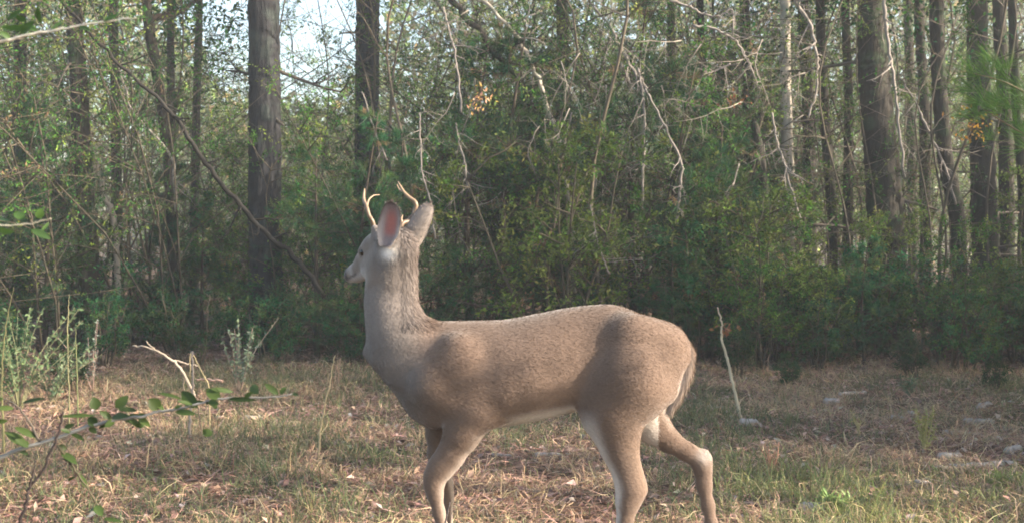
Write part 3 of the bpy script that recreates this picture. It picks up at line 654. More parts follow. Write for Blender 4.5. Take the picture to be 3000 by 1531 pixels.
def build_deer():
    root = empty('deer', (dx(1560), D_DEER, 0), 'brown young antlered buck walking left across the clearing, head turned away', 'deer')
    F = Field((dx(970), D_DEER - .23, -.01), (dx(2180), D_DEER + .34, dz(640)), .0065)
    Y0 = D_DEER
    # torso: top / bottom profile read along its length
    tx = [1102, 1132, 1166, 1200, 1260, 1350, 1478, 1553, 1641, 1705, 1780, 1827, 1891, 1955, 1995, 2016]
    tt = [990, 968, 955, 950, 940, 939, 936, 922, 904, 895, 889, 897, 925, 960, 990, 1012]
    tb = [1070, 1110, 1168, 1220, 1256, 1262, 1248, 1234, 1214, 1198, 1186, 1178, 1160, 1120, 1085, 1060]
    tw = [.045, .06, .072, .084, .10, .128, .146, .146, .130, .112, .108, .112, .105, .085, .06, .035]
    X_, T_ = smooth_profile([dx(v) for v in tx], [dz(v) for v in tt]); _, B_ = smooth_profile([dx(v) for v in tx], [dz(v) for v in tb]); _, W_ = smooth_profile([dx(v) for v in tx], tw)
    sl, X, Y, Z = F.box((dx(1060), Y0 - .22, dz(1330)), (dx(2050), Y0 + .22, dz(840)))
    T = np.interp(X, X_, T_); B = np.interp(X, X_, B_); Wd = np.interp(X, X_, W_); zc, h = (T + B) / 2, (T - B) / 2
    u = (Z - zc) / h; w = Wd * (1 - .20 * np.clip(u, -1, 1)); d = (np.sqrt(u ** 2 + ((Y - Y0) / w) ** 2) - 1) * np.minimum(h, w)
    ex = np.maximum(np.maximum(X_[0] - X, X - X_[-1]), 0); d = np.sqrt(np.maximum(d, 0) ** 2 + ex ** 2) + np.minimum(d, 0) + 0
    F.smin(sl, d, .02)
    # neck: left / right edge read along its height
    ny = [700, 740, 780, 830, 880, 920, 960, 1010, 1060, 1110]
    nl = [1102, 1098, 1088, 1070, 1065, 1067, 1070, 1076, 1095, 1130]
    nr = [1190, 1204, 1212, 1218, 1220, 1228, 1250, 1280, 1300, 1290]
    nw = [.042, .05, .054, .06, .066, .074, .084, .092, .09, .07]
    zz = [dz(v) for v in ny][::-1]; Z_, Lf = smooth_profile(zz, [dx(v) for v in nl][::-1]); _, Rt = smooth_profile(zz, [dx(v) for v in nr][::-1]); _, Nw = smooth_profile(zz, nw[::-1])
    sl, X, Y, Z = F.box((dx(1030), Y0 - .18, dz(1150)), (dx(1360), Y0 + .18, dz(670)))
    a, b, w = np.interp(Z, Z_, Lf), np.interp(Z, Z_, Rt), np.interp(Z, Z_, Nw); xc, h = (a + b) / 2, (b - a) / 2
    d = (np.sqrt(((X - xc) / h) ** 2 + ((Y - Y0) / w) ** 2) - 1) * np.minimum(h, w); ez = np.maximum(np.maximum(Z_[0] - Z, Z - Z_[-1]), 0)
    d = np.sqrt(np.maximum(d, 0) ** 2 + ez ** 2) + np.minimum(d, 0)
    F.smin(sl, d, .045)
    def p(px, py, y=0.0): return wp(px, py, Y0 + y)
    def r(n): return n * SC
    # shoulders and forelegs
    for sgn, top in ((-1, 0), (1, 1)):
        o = .082 * sgn
        F.cone(p(1335, 1035, o * 1.12), p(1262, 1130, o * 1.22), r(42), r(40), .045, .6)
        F.cone(p(1262, 1130, o * 1.2), p(1400, 1215, o * 1.2), r(42), r(42), .03, .62)
        F.cone(p(1350, 1080, o * 1.25), p(1430, 1195, o * 1.25), r(48), r(30), .03, .6)
    o = -.085
    F.chain([(p(1395, 1205, o), r(62)), (p(1352, 1272, o), r(50)), (p(1318, 1335, o), r(38)), (p(1290, 1370, o), r(35)), (p(1272, 1398, o), r(27)),
             (p(1271, 1425, o), r(23)), (p(1276, 1455, o), r(18)), (p(1286, 1500, o), r(15.5)), (p(1296, 1545, o), r(14.5)), (p(1314, 1640, o), r(14)), (p(1326, 1690, o), r(18)), (p(1322, 1716, o), r(17)), (p(1308, 1742, o), r(14))], .018, .72)
    F.cone(p(1440, 1215, o * 1.1), p(1462, 1236, o * 1.05), r(16), r(8), .025, .7)
    o = .095
    F.chain([(p(1290, 1200, o), r(58)), (p(1285, 1268, o), r(36)), (p(1282, 1330, o), r(28)), (p(1296, 1390, o), r(23)), (p(1306, 1420, o), r(20)), (p(1314, 1460, o), r(13)),
             (p(1316, 1560, o), r(12.5)), (p(1318, 1640, o), r(15)), (p(1306, 1685, o), r(13))], .018, .75)
    # near hind leg
    o = -.082
    F.chain([(p(1850, 1010, o * .75), r(92)), (p(1845, 1120, o * 1.12), r(105)), (p(1800, 1200, o * 1.1), r(84)), (p(1808, 1268, o), r(63)), (p(1817, 1318, o), r(47)), (p(1834, 1370, o), r(38)),
             (p(1846, 1410, o), r(36)), (p(1850, 1436, o), r(36)), (p(1838, 1475, o), r(28)), (p(1830, 1531, o), r(19)), (p(1818, 1600, o), r(17)), (p(1806, 1690, o), r(17)), (p(1796, 1722, o), r(20)), (p(1780, 1748, o), r(15))], .022, .66)
    F.cone(p(1868, 1400, o), p(1880, 1432, o), r(10), r(11), .015, .8)
    F.cone(p(1760, 1150, o), p(1740, 1225, o * .9), r(56), r(24), .04, .55)
    F.cone(p(1920, 1010, o * .5), p(1880, 1170, o * .85), r(70), r(56), .035, .8)
    F.cone(p(1955, 1010, 0), p(1930, 1130, 0), r(58), r(62), .04, 1.3)
    # far hind leg, stretched back
    o = .085
    F.chain([(p(1850, 1080, o * .8), r(95)), (p(1870, 1180, o), r(80)), (p(1912, 1246, o), r(50)), (p(1960, 1290, o), r(32)), (p(2012, 1322, o), r(25)), (p(2052, 1345, o), r(24)),
             (p(2060, 1376, o), r(23)), (p(2063, 1420, o), r(20)), (p(2074, 1480, o), r(17)), (p(2084, 1535, o), r(16)), (p(2098, 1630, o), r(15)), (p(2094, 1660, o), r(18)), (p(2078, 1690, o), r(14))], .02, .66)
    F.cone(p(2066, 1326, o), p(2074, 1345, o), r(10), r(12), .015, .8)
    # head
    F.cone(hp(-.015, 0, 0), hp(.065, 0, .010), .054, .052, .03, .92, axis=HL)
    F.cone(hp(.06, 0, .004), hp(.135, 0, -.008), .048, .038, .03, .9, axis=HL)
    F.cone(hp(.13, 0, -.010), hp(.225, 0, -.022), .036, .0235, .02, .9, axis=HL)
    F.cone(hp(.215, 0, -.022), hp(.235, 0, -.028), .024, .022, .01, 1.05, axis=HL)
    for sg in (-1, 1):
        F.cone(hp(.07, .034 * sg, .022), hp(.105, .034 * sg, .014), .019, .016, .016)
        F.cone(hp(.03, .028 * sg, -.045), hp(.10, .024 * sg, -.052), .034, .028, .03)
        F.cone(hp(.02, .034 * sg, .035), hp(.015, .038 * sg, .062), .018, .013, .015)
        F.cone(hp(.092, .052 * sg, .006), hp(.096, .052 * sg, .006), .008, .008, .01, sub=True)
        F.cone(hp(-.02, .040 * sg, .01), hp(-.03, .046 * sg, .028), .026, .020, .02)
    F.cone(hp(.09, 0, -.052), hp(.205, 0, -.046), .028, .015, .022, 1.1, axis=HL)
    F.cone(hp(-.03, 0, -.03), p(1145, 800, 0), .055, .066, .03)
    V, Q = F.net(); V = laplace(V, Q, 2, .5); N = normals(V, Q)
    # pelt colour
    inv = lambda A: (CX + F_PX * A[:, 0] / A[:, 1], HORIZON + F_PX * (CAM_H - A[:, 2]) / A[:, 1])
    def pelt(V, N):
        X, Y = inv(V); rel = V[:, 1] - Y0
        nx = vnoise(V[:, 0] * 16, V[:, 2] * 16, 4)[:, None] - .5
        base = np.array([.126, .087, .066]) * np.ones((len(V), 1))
        grey = np.array([.124, .114, .110]); white = np.array([.66, .62, .58]); dark = np.array([.12, .085, .062])
        def mix(c, m): nonlocal base; base = base * (1 - m[:, None]) + np.asarray(c) * m[:, None]
        mix((.115, .08, .058), .45 * sm(.55, .95, N[:, 2]) * sm(1200, 1330, X))                     # darker spine
        mix(grey, .8 * sm(1290, 1180, X) * (Y < 1330)); mix((.19, .175, .165), .5 * sm(1230, 1160, X) * sm(1160, 1000, Y) * sm(.3, -.4, N[:, 0]))
        mix(white, .85 * sm(-.55, -.9, N[:, 2]) * sm(1400, 1560, X) * sm(1150, 1200, Y) * (X < 1800))            # belly
        fr = sm(-.25, -.75, N[:, 0])
        near_h = (X > 1690) & (X < 1860) & (Y > 1190) & (rel < 0.02)
        mix((.52, .48, .45), .85 * near_h * fr * sm(1190, 1260, Y))
        mix((.50, .46, .43), .8 * (rel > 0.0) * (Y > 1180) * (X > 1650) * sm(.1, -.6, N[:, 1]) * (X < 1930))
        mix((.42, .37, .33), .6 * sm(1230, 1330, Y) * sm(.15, .6, N[:, 0]) * (X < 1500))
        mix((.40, .36, .33), .6 * sm(.35, .9, N[:, 0]) * (X > 1890) * sm(1060, 1140, Y) * sm(.08, .05, np.abs(rel)))
        mix((.30, .27, .25), .85 * np.exp(-((X - 2066) ** 2 + (Y - 1338) ** 2) / 22 ** 2))                       # pale hock tuft
        mix((.13, .09, .065), .5 * (Y > 1290) * (X > 1240) * sm(-.2, .5, N[:, 0]) * (rel < 0))
        # head marks in the head's own frame
        q = V - HO; f, l, u = q @ HF, q @ HL, q @ HU; head = (f > -.05) & (f < .27) & (np.abs(l) < .09) & (np.abs(u) < .12)
        mix((.150, .122, .102), .85 * head * sm(0, .04, f)); mix((.13, .10, .085), .6 * head * sm(.035, .0, np.abs(l)) * sm(.02, .05, f) * sm(.02, .035, u))
        mix((.05, .04, .035), .85 * head * np.exp(-((f - .096) ** 2 + (np.abs(l) - .05) ** 2 + (u - .008) ** 2) / .0002))
        mix((.26, .23, .21), .7 * head * np.exp(-((f - .096) ** 2 + (u - .004) ** 2) / .0009) * (np.abs(l) > .02) * (1 - np.exp(-((f - .096) ** 2 + (u - .008) ** 2) / .0003)))
        mix((.33, .31, .30), .8 * head * sm(-.035, -.05, u) * sm(.06, .12, f))                     # white chin and throat
        mix((.36, .34, .33), .6 * head * np.exp(-((f - .200) / .012) ** 2)); mix((.03, .027, .025), head * sm(.218, .228, f) * (u > -.040))
        mix((.04, .03, .03), .9 * head * np.exp(-((u + .040) / .0045) ** 2) * sm(.165, .18, f))
        mix((.90, .88, .86), .97 * np.exp(-((X - 1140) ** 2 / 20 ** 2 + (Y - 738) ** 2 / 20 ** 2)) * (rel < .02))  # sunlit spot below the near ear, painted almost white
        return np.clip(base * (1 + .30 * nx), .01, .8)
    C = pelt(V, N)
    m, t, b = material('deer_pelt'); Nn, Lk = t.nodes, t.links
    at = Nn.new('ShaderNodeAttribute'); at.attribute_name = 'Col'; tc = Nn.new('ShaderNodeTexCoord')
    no = Nn.new('ShaderNodeTexNoise'); no.inputs['Scale'].default_value = 190; no.inputs['Detail'].default_value = 4
    mp = Nn.new('ShaderNodeMapping'); mp.inputs['Scale'].default_value = (.45, 1, .8); mp.inputs['Rotation'].default_value = (0, .5, 0)
    Lk.new(tc.outputs['Object'], mp.inputs[0]); Lk.new(mp.outputs[0], no.inputs[0])
    rp = Nn.new('ShaderNodeValToRGB'); rp.color_ramp.elements[0].position = .3; rp.color_ramp.elements[0].color = (.9, .89, .88, 1)
    rp.color_ramp.elements[1].position = .7; rp.color_ramp.elements[1].color = (1.08, 1.07, 1.07, 1); Lk.new(no.outputs[0], rp.inputs[0])
    mx = Nn.new('ShaderNodeMix'); mx.data_type = 'RGBA'; mx.blend_type = 'MULTIPLY'; mx.inputs[0].default_value = 1
    Lk.new(at.outputs['Color'], mx.inputs[6]); Lk.new(rp.outputs[0], mx.inputs[7]); Lk.new(mx.outputs[2], b.inputs['Base Color'])
    b.inputs['Roughness'].default_value = .8; b.inputs['Specular IOR Level'].default_value = .15
    b.inputs['Sheen Weight'].default_value = .25; b.inputs['Sheen Roughness'].default_value = .5
    bp = Nn.new('ShaderNodeBump'); bp.inputs['Strength'].default_value = .5; bp.inputs['Distance'].default_value = .004
    Lk.new(no.outputs[0], bp.inputs['Height']); Lk.new(bp.outputs[0], b.inputs['Normal'])
    M_PELT = m
    loc = np.array(root.location)
    obj('body', fast_mesh('deer_body', V - loc, Q, C, M_PELT, True), root)
    # short coat
    r_ = rng(5); A = np.linalg.norm(np.cross(V[Q[:, 2]] - V[Q[:, 0]], V[Q[:, 3]] - V[Q[:, 1]]), axis=1); n = 190000
    qi = r_.choice(len(Q), n, p=A / A.sum()); w = r_.random((n, 2)); a, b_, c, d = (V[Q[qi, k]] for k in range(4))
    P = (a * (1 - w[:, :1]) + b_ * w[:, :1]) * (1 - w[:, 1:]) + (d * (1 - w[:, :1]) + c * w[:, :1]) * w[:, 1:]
    Nq = nrm(N[Q[qi, 0]] + N[Q[qi, 2]]); X, Y = inv(P)
    flow = np.stack([sm(1150, 1320, X) * 1.0 + .12, 0 * X, -.35 - .9 * sm(1330, 1180, X) - 1.2 * sm(1230, 1330, Y)], -1)
    q = P - HO; f = q @ HF; head = sm(.0, .05, f) * (np.abs(q @ HL) < .08) * (q @ HU > -.1); flow = flow * (1 - head[:, None]) - HF * head[:, None] * 1.0
    flow += r_.normal(0, .16, (n, 3)); flow = nrm(flow - Nq * np.sum(flow * Nq, 1, keepdims=True))
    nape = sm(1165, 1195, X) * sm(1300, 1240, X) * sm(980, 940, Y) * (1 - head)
    L = (.010 + .016 * nape) * r_.uniform(.6, 1.25, n) * (1 - .6 * head) * (1 - .45 * sm(1280, 1380, Y)); D = nrm(flow + Nq * (.20 + .22 * nape)[:, None])
    Sd = nrm(np.cross(D, Nq + r_.normal(0, .5, (n, 3)))); wd = (.0011 * r_.uniform(.7, 1.3, n))[:, None]
    P0 = P - Nq * .001
    VV = np.stack([P0 - Sd * wd, P0 + Sd * wd, P0 + D * L[:, None]], 1).reshape(-1, 3)
    CC = pelt(P, Nq) * (1 + (.07 + .14 * nape)[:, None] * r_.normal(size=(n, 1))); CC = np.clip(CC * (1 + .75 * nape[:, None] * sm(-.1, .5, Nq[:, 0])[:, None]), .01, .85)  # sunlit edge of the nape painted in as paler hair
    tipc = CC * 1.15 * (1 - .1 * nape[:, None]); CC = np.stack([CC * .8, CC * .8, tipc], 1).reshape(-1, 3)
    M_FUR = mat_leaf('deer_fur', .15, .7, 0, .12)
    tag(obj('fur', fast_mesh('deer_fur', VV - loc, np.arange(n * 3).reshape(-1, 3), CC, M_FUR), root), kind='stuff')
    # ears
    M_EAR = mat_leaf('deer_ear', .18, .75, 0, .12)
    def ear(base, tip, wmax, opn, cin, seed):
        A = tip - base; Ln = np.linalg.norm(A); A = A / Ln; O = nrm(opn - A * (opn @ A)); Sd = np.cross(A, O)
        nu, nv = 22, 17; u = np.linspace(0, 1, nu)[:, None]; v = np.linspace(-1, 1, nv)[None, :]
        wd = wmax * np.interp(u, [0, .1, .3, .5, .7, .85, .94, .98, 1], [.42, .62, .92, 1, .97, .82, .58, .34, .06])
        ph = v * 1.15 * (1 - .35 * u); cup = (np.cos(ph) - np.cos(1.15)) * (1.15 - .55 * u)
        G = Geo(); rr = rng(seed)
        for side in (0, 1):
            Pt = base + A * (u * Ln)[..., None] + Sd * (wd * np.sin(ph) / math.sin(1.15))[..., None] - O * (wd * cup * .9 + side * (.0035 * (1 - np.abs(v) ** 4) + .0004))[..., None]
            Pt = Pt + O * (.012 * (u - .5) ** 2)[..., None]
            Vv = Pt.reshape(-1, 3); i = np.arange(nu - 1)[:, None] * nv + np.arange(nv - 1)[None, :]
            Tt = np.concatenate([np.stack([i, i + 1, i + nv + 1], -1).reshape(-1, 3), np.stack([i, i + nv + 1, i + nv], -1).reshape(-1, 3)])
            rim = (np.maximum(sm(.80, .98, np.abs(v)) * sm(.25, .6, u), sm(.88, .99, u)))[..., None] * np.ones((nu, nv, 1))
            vv = np.abs(v) * np.ones((nu, 1)); uu = u * np.ones((1, nv))
            if side == 0:
                c = np.array([.27, .22, .22]) * np.ones((nu, nv, 1)); pk = (sm(.75, .1, vv) * sm(.15, .35, uu) * sm(.95, .6, uu))[..., None]
                c = c * (1 - pk) + np.array(cin) * pk; hair = (sm(.3, .8, vv) * sm(.9, .3, uu))[..., None]; c = c * (1 - .5 * hair) + np.array([.62, .58, .55]) * .5 * hair
            else: c = np.array([.25, .22, .20]) * np.ones((nu, nv, 1)); lo = (sm(.4, .05, uu))[..., None]; c = c * (1 - .5 * lo) + np.array([.40, .33, .28]) * .5 * lo
            c = c * (1 - .8 * rim) + np.array([.07, .055, .05]) * .8 * rim; G.add(Vv, Tt, c.reshape(-1, 3))
        # hair fringe
        m_ = 1800; iu = rr.integers(0, nu, m_); iv = rr.integers(0, nv, m_); sd = rr.integers(0, 2, m_)
        Vall = G.V[0].reshape(nu, nv, 3), G.V[1].reshape(nu, nv, 3); Cl = G.C[0].reshape(nu, nv, 3), G.C[1].reshape(nu, nv, 3)
        Pt = np.where(sd[:, None] == 0, Vall[0][iu, iv], Vall[1][iu, iv]); cc = np.where(sd[:, None] == 0, Cl[0][iu, iv], Cl[1][iu, iv])
        Dd = nrm(A * .9 + np.where(sd, -1, 1)[:, None] * O * .25 + Sd * ((iv / (nv - 1) * 2 - 1) * .4)[:, None] + rr.normal(0, .18, (m_, 3)))
        Pt = Pt + rr.normal(0, .002, (m_, 3)); ss = nrm(np.cross(Dd, rr.normal(size=(m_, 3)))) * .0009; Lh = rr.uniform(.003, .008, m_)[:, None]
        G.add(np.stack([Pt - ss, Pt + ss, Pt + Dd * Lh], 1).reshape(-1, 3), np.arange(m_ * 3).reshape(-1, 3), rep(cc * 1.05, 3))
        obj('ear', G.mesh('ear', M_EAR, True, loc), root)
    y_l, y_r = Y0 - .100, Y0 + .03
    ear(wp(1128, 722, y_l), wp(1147, 590, y_l - .01), .045, np.array([-.38, -.9, .1]), (.42, .17, .15), 1)
    ear(wp(1190, 738, y_r), wp(1262, 594, y_r - .01), .041, np.array([.35, .85, .2]), (.5, .25, .2), 2)
    # antlers
    def antler(main, tines, label=None):
        G = Geo(); P = spline(main[0], 26); R = np.interp(np.linspace(0, 1, 26), np.linspace(0, 1, len(main[1])), main[1]); rr = rng(3)
        V_, T_ = tube(P, R, 9, .05, rr); tcol = np.linspace(0, 1, 26)[:, None]; cc = np.array([.09, .06, .04]) * (1 - tcol) + np.array([.25, .18, .12]) * tcol; main = (main[0], [q * .82 for q in main[1]]); R = R * .82
        G.add(V_, T_, np.vstack([rep(cc, 9), cc[:1], cc[-1:]]))
        V_, T_ = tube(spline([P[0] - (P[2] - P[0]) * .3, P[1]], 4), [R[0] * 1.1, R[0] * 1.5, R[0] * 1.5, R[0]], 10, .1, rr); G.add(V_, T_, (.14, .09, .06))
        for pts, ra, rb in tines: V_, T_ = tube(spline(pts, 10), np.linspace(ra, rb, 10), 7); G.add(V_, T_, (.25, .18, .12))
        obj('antler', G.mesh('antler', mat_leaf('antler_bone', 0, .45, 0, .4), True, loc), root)
    ya = HO[1] + .02
    antler(([wp(1098, 684, ya), wp(1092, 652, ya - .01), wp(1081, 630, ya - .01), wp(1074, 604, ya), wp(1066, 584, ya + .03), wp(1068, 553, ya + .05)], [.010, .0075, .0068, .006, .0055, .0022]),
           [([wp(1075, 606, ya), wp(1080, 586, ya + .02), wp(1094, 573, ya + .04), wp(1112, 571, ya + .06)], .0038, .0012)])
    yb = ya + .07
    antler(([wp(1166, 690, yb - .02), wp(1178, 655, yb - .02), wp(1196, 648, yb), wp(1210, 633, yb), wp(1219, 608, yb), wp(1216, 592, yb), wp(1198, 578, yb + .01), wp(1183, 562, yb + .02), wp(1166, 532, yb + .04)], [.010, .0085, .008, .0078, .0075, .0072, .0065, .005, .0018]),
           [([wp(1178, 655, yb - .02), wp(1176, 642, yb - .02), wp(1180, 630, yb)], .005, .0015), ([wp(1183, 562, yb + .02), wp(1170, 556, yb + .04), wp(1163, 540, yb + .05)], .004, .0015)])
    # eyes
    M_EYE, t_, be = material('deer_eye'); be.inputs['Base Color'].default_value = (.012, .008, .006, 1); be.inputs['Roughness'].default_value = .12
    for sg in (1, -1):
        u = np.linspace(0, math.pi, 9); G = Geo(); c = hp(.094, .043 * sg, .007)
        P = np.array([c + np.array([0, 0, 1]) * .0115 * math.cos(a) for a in u]); V_, T_ = tube(P, np.maximum(.0115 * np.sin(u), .0003), 12); G.add(V_, T_, (.02, .015, .01))
        obj('eye', G.mesh('eye', M_EYE, True, loc), root)
    # nose pad
    M_NOSE, t_, bn = material('deer_nose'); bn.inputs['Base Color'].default_value = (.01, .009, .009, 1); bn.inputs['Roughness'].default_value = .35
    FN = Field(hp(.235, 0, -.024) - .05, hp(.235, 0, -.024) + .05, .004)
    FN.cone(hp(.232, 0, -.014), hp(.243, 0, -.022), .017, .015, .005, 1.2, axis=HL)
    for sg in (-1, 1): FN.cone(hp(.256, .009 * sg, -.018), hp(.256, .012 * sg, -.019), .004, .004, .004, sub=True)
    Vn, Qn = FN.net(); obj('nose', fast_mesh('nose', Vn - loc, Qn, np.ones((len(Vn), 3)), M_NOSE, True), root)
    # tail
    G = Geo(); Tp = spline([p(1992, 992, -.01), p(2011, 1030, -.015), p(2010, 1090, -.02), p(1992, 1145, -.03), p(1966, 1200, -.035)], 22)
    V_, T_ = tube(Tp, np.interp(np.linspace(0, 1, 22), [0, .2, .6, .85, 1], [.016, .018, .015, .010, .003]), 12)
    G.add(V_, T_, (.2, .14, .1)); rr = rng(8); m_ = 6000; k = rr.integers(0, 21, m_); a = rr.random(m_) * 6.283
    Tt = nrm(np.gradient(Tp, axis=0))[k]; Ud = nrm(np.cross(Tt, np.array([0, 1., 0]))); out = Ud * np.cos(a)[:, None] + np.array([0, 1., 0]) * np.sin(a)[:, None]
    Rk = np.interp(k / 21, [0, .2, .6, .85, 1], [.016, .018, .015, .010, .003])[:, None]; Pt = Tp[k] + out * Rk * .9
    front = np.clip(-(out[:, 0]) * 1.2, 0, 1)[:, None] * sm(.2, .5, k / 21)[:, None]; edge = sm(.5, .95, np.abs(out[:, 1]))[:, None]
    cc = np.array([.13, .09, .065]) * (1 - front) + np.array([.55, .52, .5]) * front; cc = cc * (1 - .3 * edge) + np.array([.5, .43, .39]) * .3 * edge
    Dd = nrm(Tt * 1.0 + out * .28 + rr.normal(0, .1, (m_, 3))); ss = nrm(np.cross(Dd, out)) * .0014; Lh = rr.uniform(.02, .045, m_)[:, None]
    G.add(np.stack([Pt - ss, Pt + ss, Pt + Dd * Lh], 1).reshape(-1, 3), np.arange(m_ * 3).reshape(-1, 3), rep(cc * (1 + .2 * rr.normal(size=(m_, 1))), 3))
    obj('tail', G.mesh('tail', M_FUR, True, loc), root)
    # hooves
    M_HOOF, t_, bh = material('deer_hoof'); bh.inputs['Base Color'].default_value = (.04, .035, .03, 1); bh.inputs['Roughness'].default_value = .5
    for (px, y_, zb) in ((1300, -.085, .0), (1302, .095, .0), (1770, -.082, .0), (2070, .085, .0)):
        G = Geo(); x0 = (px - CX) * (Y0 + y_) / F_PX
        for k in (-1, 1):
            V_, T_ = tube(np.array([(x0 + .012, Y0 + y_ + .010 * k, .048), (x0, Y0 + y_ + .012 * k, .03), (x0 - .02, Y0 + y_ + .011 * k, .012), (x0 - .035, Y0 + y_ + .008 * k, .006)]) + np.array([0, 0, float(gz(x0, Y0))]), [.013, .014, .013, .006], 8); G.add(V_, T_)
        obj('hoof', G.mesh('hoof', M_HOOF, True, loc), root)
build_deer()

# ------------------------------------------------------------------ near branches with leaves
def leaf_geo(G, base, tip, w, col, up, curl=.12):
    """an oval pointed leaf with a midrib fold, 5 stations"""
    A = tip - base; L = np.linalg.norm(A); A = A / L; Sd = nrm(np.cross(A, up)); N = np.cross(Sd, A)
    ts = np.array([0, .1, .25, .42, .6, .78, .92, 1.0]); ws = np.array([.06, .45, .85, 1, .95, .68, .3, .0]) * w * .5
    c = base + A * (ts * L)[:, None] - N * (curl * L * (ts - .3) ** 2)[:, None]
    l, r = c + Sd * ws[:, None] + N * (ws * .35)[:, None], c - Sd * ws[:, None] + N * (ws * .35)[:, None]
    V = np.stack([l, c, r], 1).reshape(-1, 3); T = []
    for i in range(7):
        a = i * 3; T += [(a, a + 1, a + 4), (a, a + 4, a + 3), (a + 1, a + 2, a + 5), (a + 1, a + 5, a + 4)]
    G.add(V, T, col)
def leafy_branch(name, label, stems, lvs, seed, scol=(.19, .19, .18), lcol=((.035, .06, .015), (.05, .08, .02), (.028, .048, .014))):
    r = rng(seed); P0 = wp(*stems[0][0][0], stems[0][1]); e = empty(name, P0, label, 'branch')
    for pts, y, w0, w1, c in stems:
        P = spline([wp(a, b, y) for a, b in pts], 6 * len(pts)); n = len(P); P[1:-1] += r.normal(0, .0006, (n - 2, 3)); G = Geo()
        V, T = tube(P, np.linspace(pxm(w0, y), pxm(w1, y), n) * .5, 8, .05, r); G.add(V, T, c or scol)
        obj('stem' if pts is stems[0][0] else 'twig', G.mesh('stem', M_STICK, True, P0), e)
    for (bx, by, tx, ty, w, y) in lvs:
        G = Geo(); b = wp(bx, by, y); t = wp(tx, ty, y + r.normal(0, .012)); c = np.array(lcol[r.integers(len(lcol))]) * r.uniform(.85, 1.2)
        view = nrm(b - np.array([0, 0, CAM_H])); up = nrm(-view + r.normal(0, .35, 3) + np.array([0, 0, .5]))
        leaf_geo(G, b, t, pxm(w, y), c, up); obj('leaf', G.mesh('leaf', M_WAXY, True, P0), e)
YB = 1.9
bush('tall', 4.1, .8, .72, .6, 'shrub', 'unseen tall shrub added beside the camera to shade the near branch', 'shrub', None)  # added out of view so the near leafy branch falls in shade
Z4 = lambda x, y: (x / 1.717, 765 + y / 1.717)
main = [(-60, 1362)] + [Z4(*p) for p in ((0, 985), (130, 935), (250, 900), (400, 845), (560, 800), (700, 780), (800, 755), (900, 740), (1000, 715), (1100, 692), (1250, 685), (1400, 680), (1470, 665))]
side = [Z4(*p) for p in ((200, 905), (160, 830), (110, 755), (70, 715), (20, 690))]
droop = [Z4(*p) for p in ((285, 925), (340, 990), (390, 1070), (440, 1140), (490, 1230), (520, 1300))]
drp2 = [Z4(*p) for p in ((995, 735), (1005, 800), (1015, 860), (1018, 925))]
lv = []
for (bx, by, tx, ty, w) in ((130, 935, 25, 850, 42), (185, 885, 70, 830, 22), (225, 688, 100, 710, 12), (485, 745, 470, 680, 38), (580, 735, 645, 675, 34),
        (690, 750, 590, 740, 18), (560, 790, 500, 752, 20), (560, 785, 645, 775, 26), (490, 820, 440, 785, 34), (445, 835, 488, 862, 20), (620, 798, 735, 830, 22),
        (375, 820, 318, 838, 14), (800, 742, 750, 690, 46), (915, 692, 785, 655, 14), (995, 735, 910, 650, 44), (880, 755, 985, 765, 22), (1108, 690, 1035, 640, 40),
        (1060, 640, 1180, 655, 16), (1140, 690, 1285, 697, 14), (1300, 665, 1260, 620, 34), (1400, 670, 1330, 612, 22), (1410, 668, 1440, 630, 18), (1470, 665, 1500, 672, 12),
        (1020, 870, 1072, 858, 34), (1040, 850, 1020, 862, 20), (290, 925, 338, 945, 18), (305, 960, 390, 1018, 30), (395, 1080, 345, 1100, 28), (395, 1068, 440, 1140, 16),
        (490, 1240, 440, 1262, 26), (480, 1225, 515, 1280, 30), (520, 1292, 620, 1308, 12), (20, 690, -60, 700, 16), (70, 738, -20, 738, 16), (40, 800, -30, 806, 14), (480, 775, 290, 776, 12), (320, 990, 370, 1010, 20)):
    a, b = Z4(bx, by); c, d = Z4(tx, ty); lv.append((a, b, c, d, w / 1.717 * 1.3 + 4, YB))
r_ = rng(44)
for k in range(20):
    i = r_.integers(1, len(main) - 2); f = r_.random(); bx = main[i][0] * (1 - f) + main[i + 1][0] * f; by = main[i][1] * (1 - f) + main[i + 1][1] * f; a = r_.uniform(-1.3, .9); L = r_.uniform(26, 62)
    lv.append((bx, by, bx + L * math.cos(a) * (1 if r_.random() < .6 else -1), by + L * math.sin(a) * .8, r_.uniform(9, 22), YB))
leafy_branch('leafy_branch', 'near grey branch with small oval green leaves crossing the lower left', [(main, YB, 14, 3, None), (side, YB, 8, 3, (.07, .06, .05)), (droop, YB, 8, 4, (.06, .055, .035)), (drp2, YB, 4, 3, (.07, .06, .05))], lv, 3)
e = stick('bare_twig', 'dark bare twig crossing the leafy branch at the lower left', 'twig', [Z4(*p) for p in ((318, 755), (300, 830), (265, 930), (215, 1050), (150, 1140), (130, 1220), (100, 1330), (90, 1420))], 1.85, 6, 12, None, (.03, .024, .024), seed=70)
stick('bare_twig', 'short dark twig tip just left of the crossing bare twig', 'twig', [Z4(*p) for p in ((178, 1000), (165, 1060), (150, 1140))], 1.84, 4, 8, None, (.03, .024, .024), seed=71)
tl = [(-60, 135), (0, 122), (60, 108), (105, 97), (170, 88), (240, 74), (320, 62), (400, 52)]
lv = [(20, 60, 60, 30, 16, 1.5), (60, 100, 100, 60, 22, 1.5), (110, 92, 60, 70, 20, 1.5), (120, 70, 108, 20, 18, 1.5), (150, 88, 190, 60, 14, 1.5), (30, 112, 0, 95, 18, 1.5), (90, 80, 0, 82, 20, 1.5),
      (230, 76, 270, 92, 12, 1.5), (300, 66, 350, 40, 14, 1.5), (380, 54, 440, 50, 12, 1.5), (80, 60, 40, 48, 18, 1.5), (340, 60, 390, 78, 12, 1.5)]
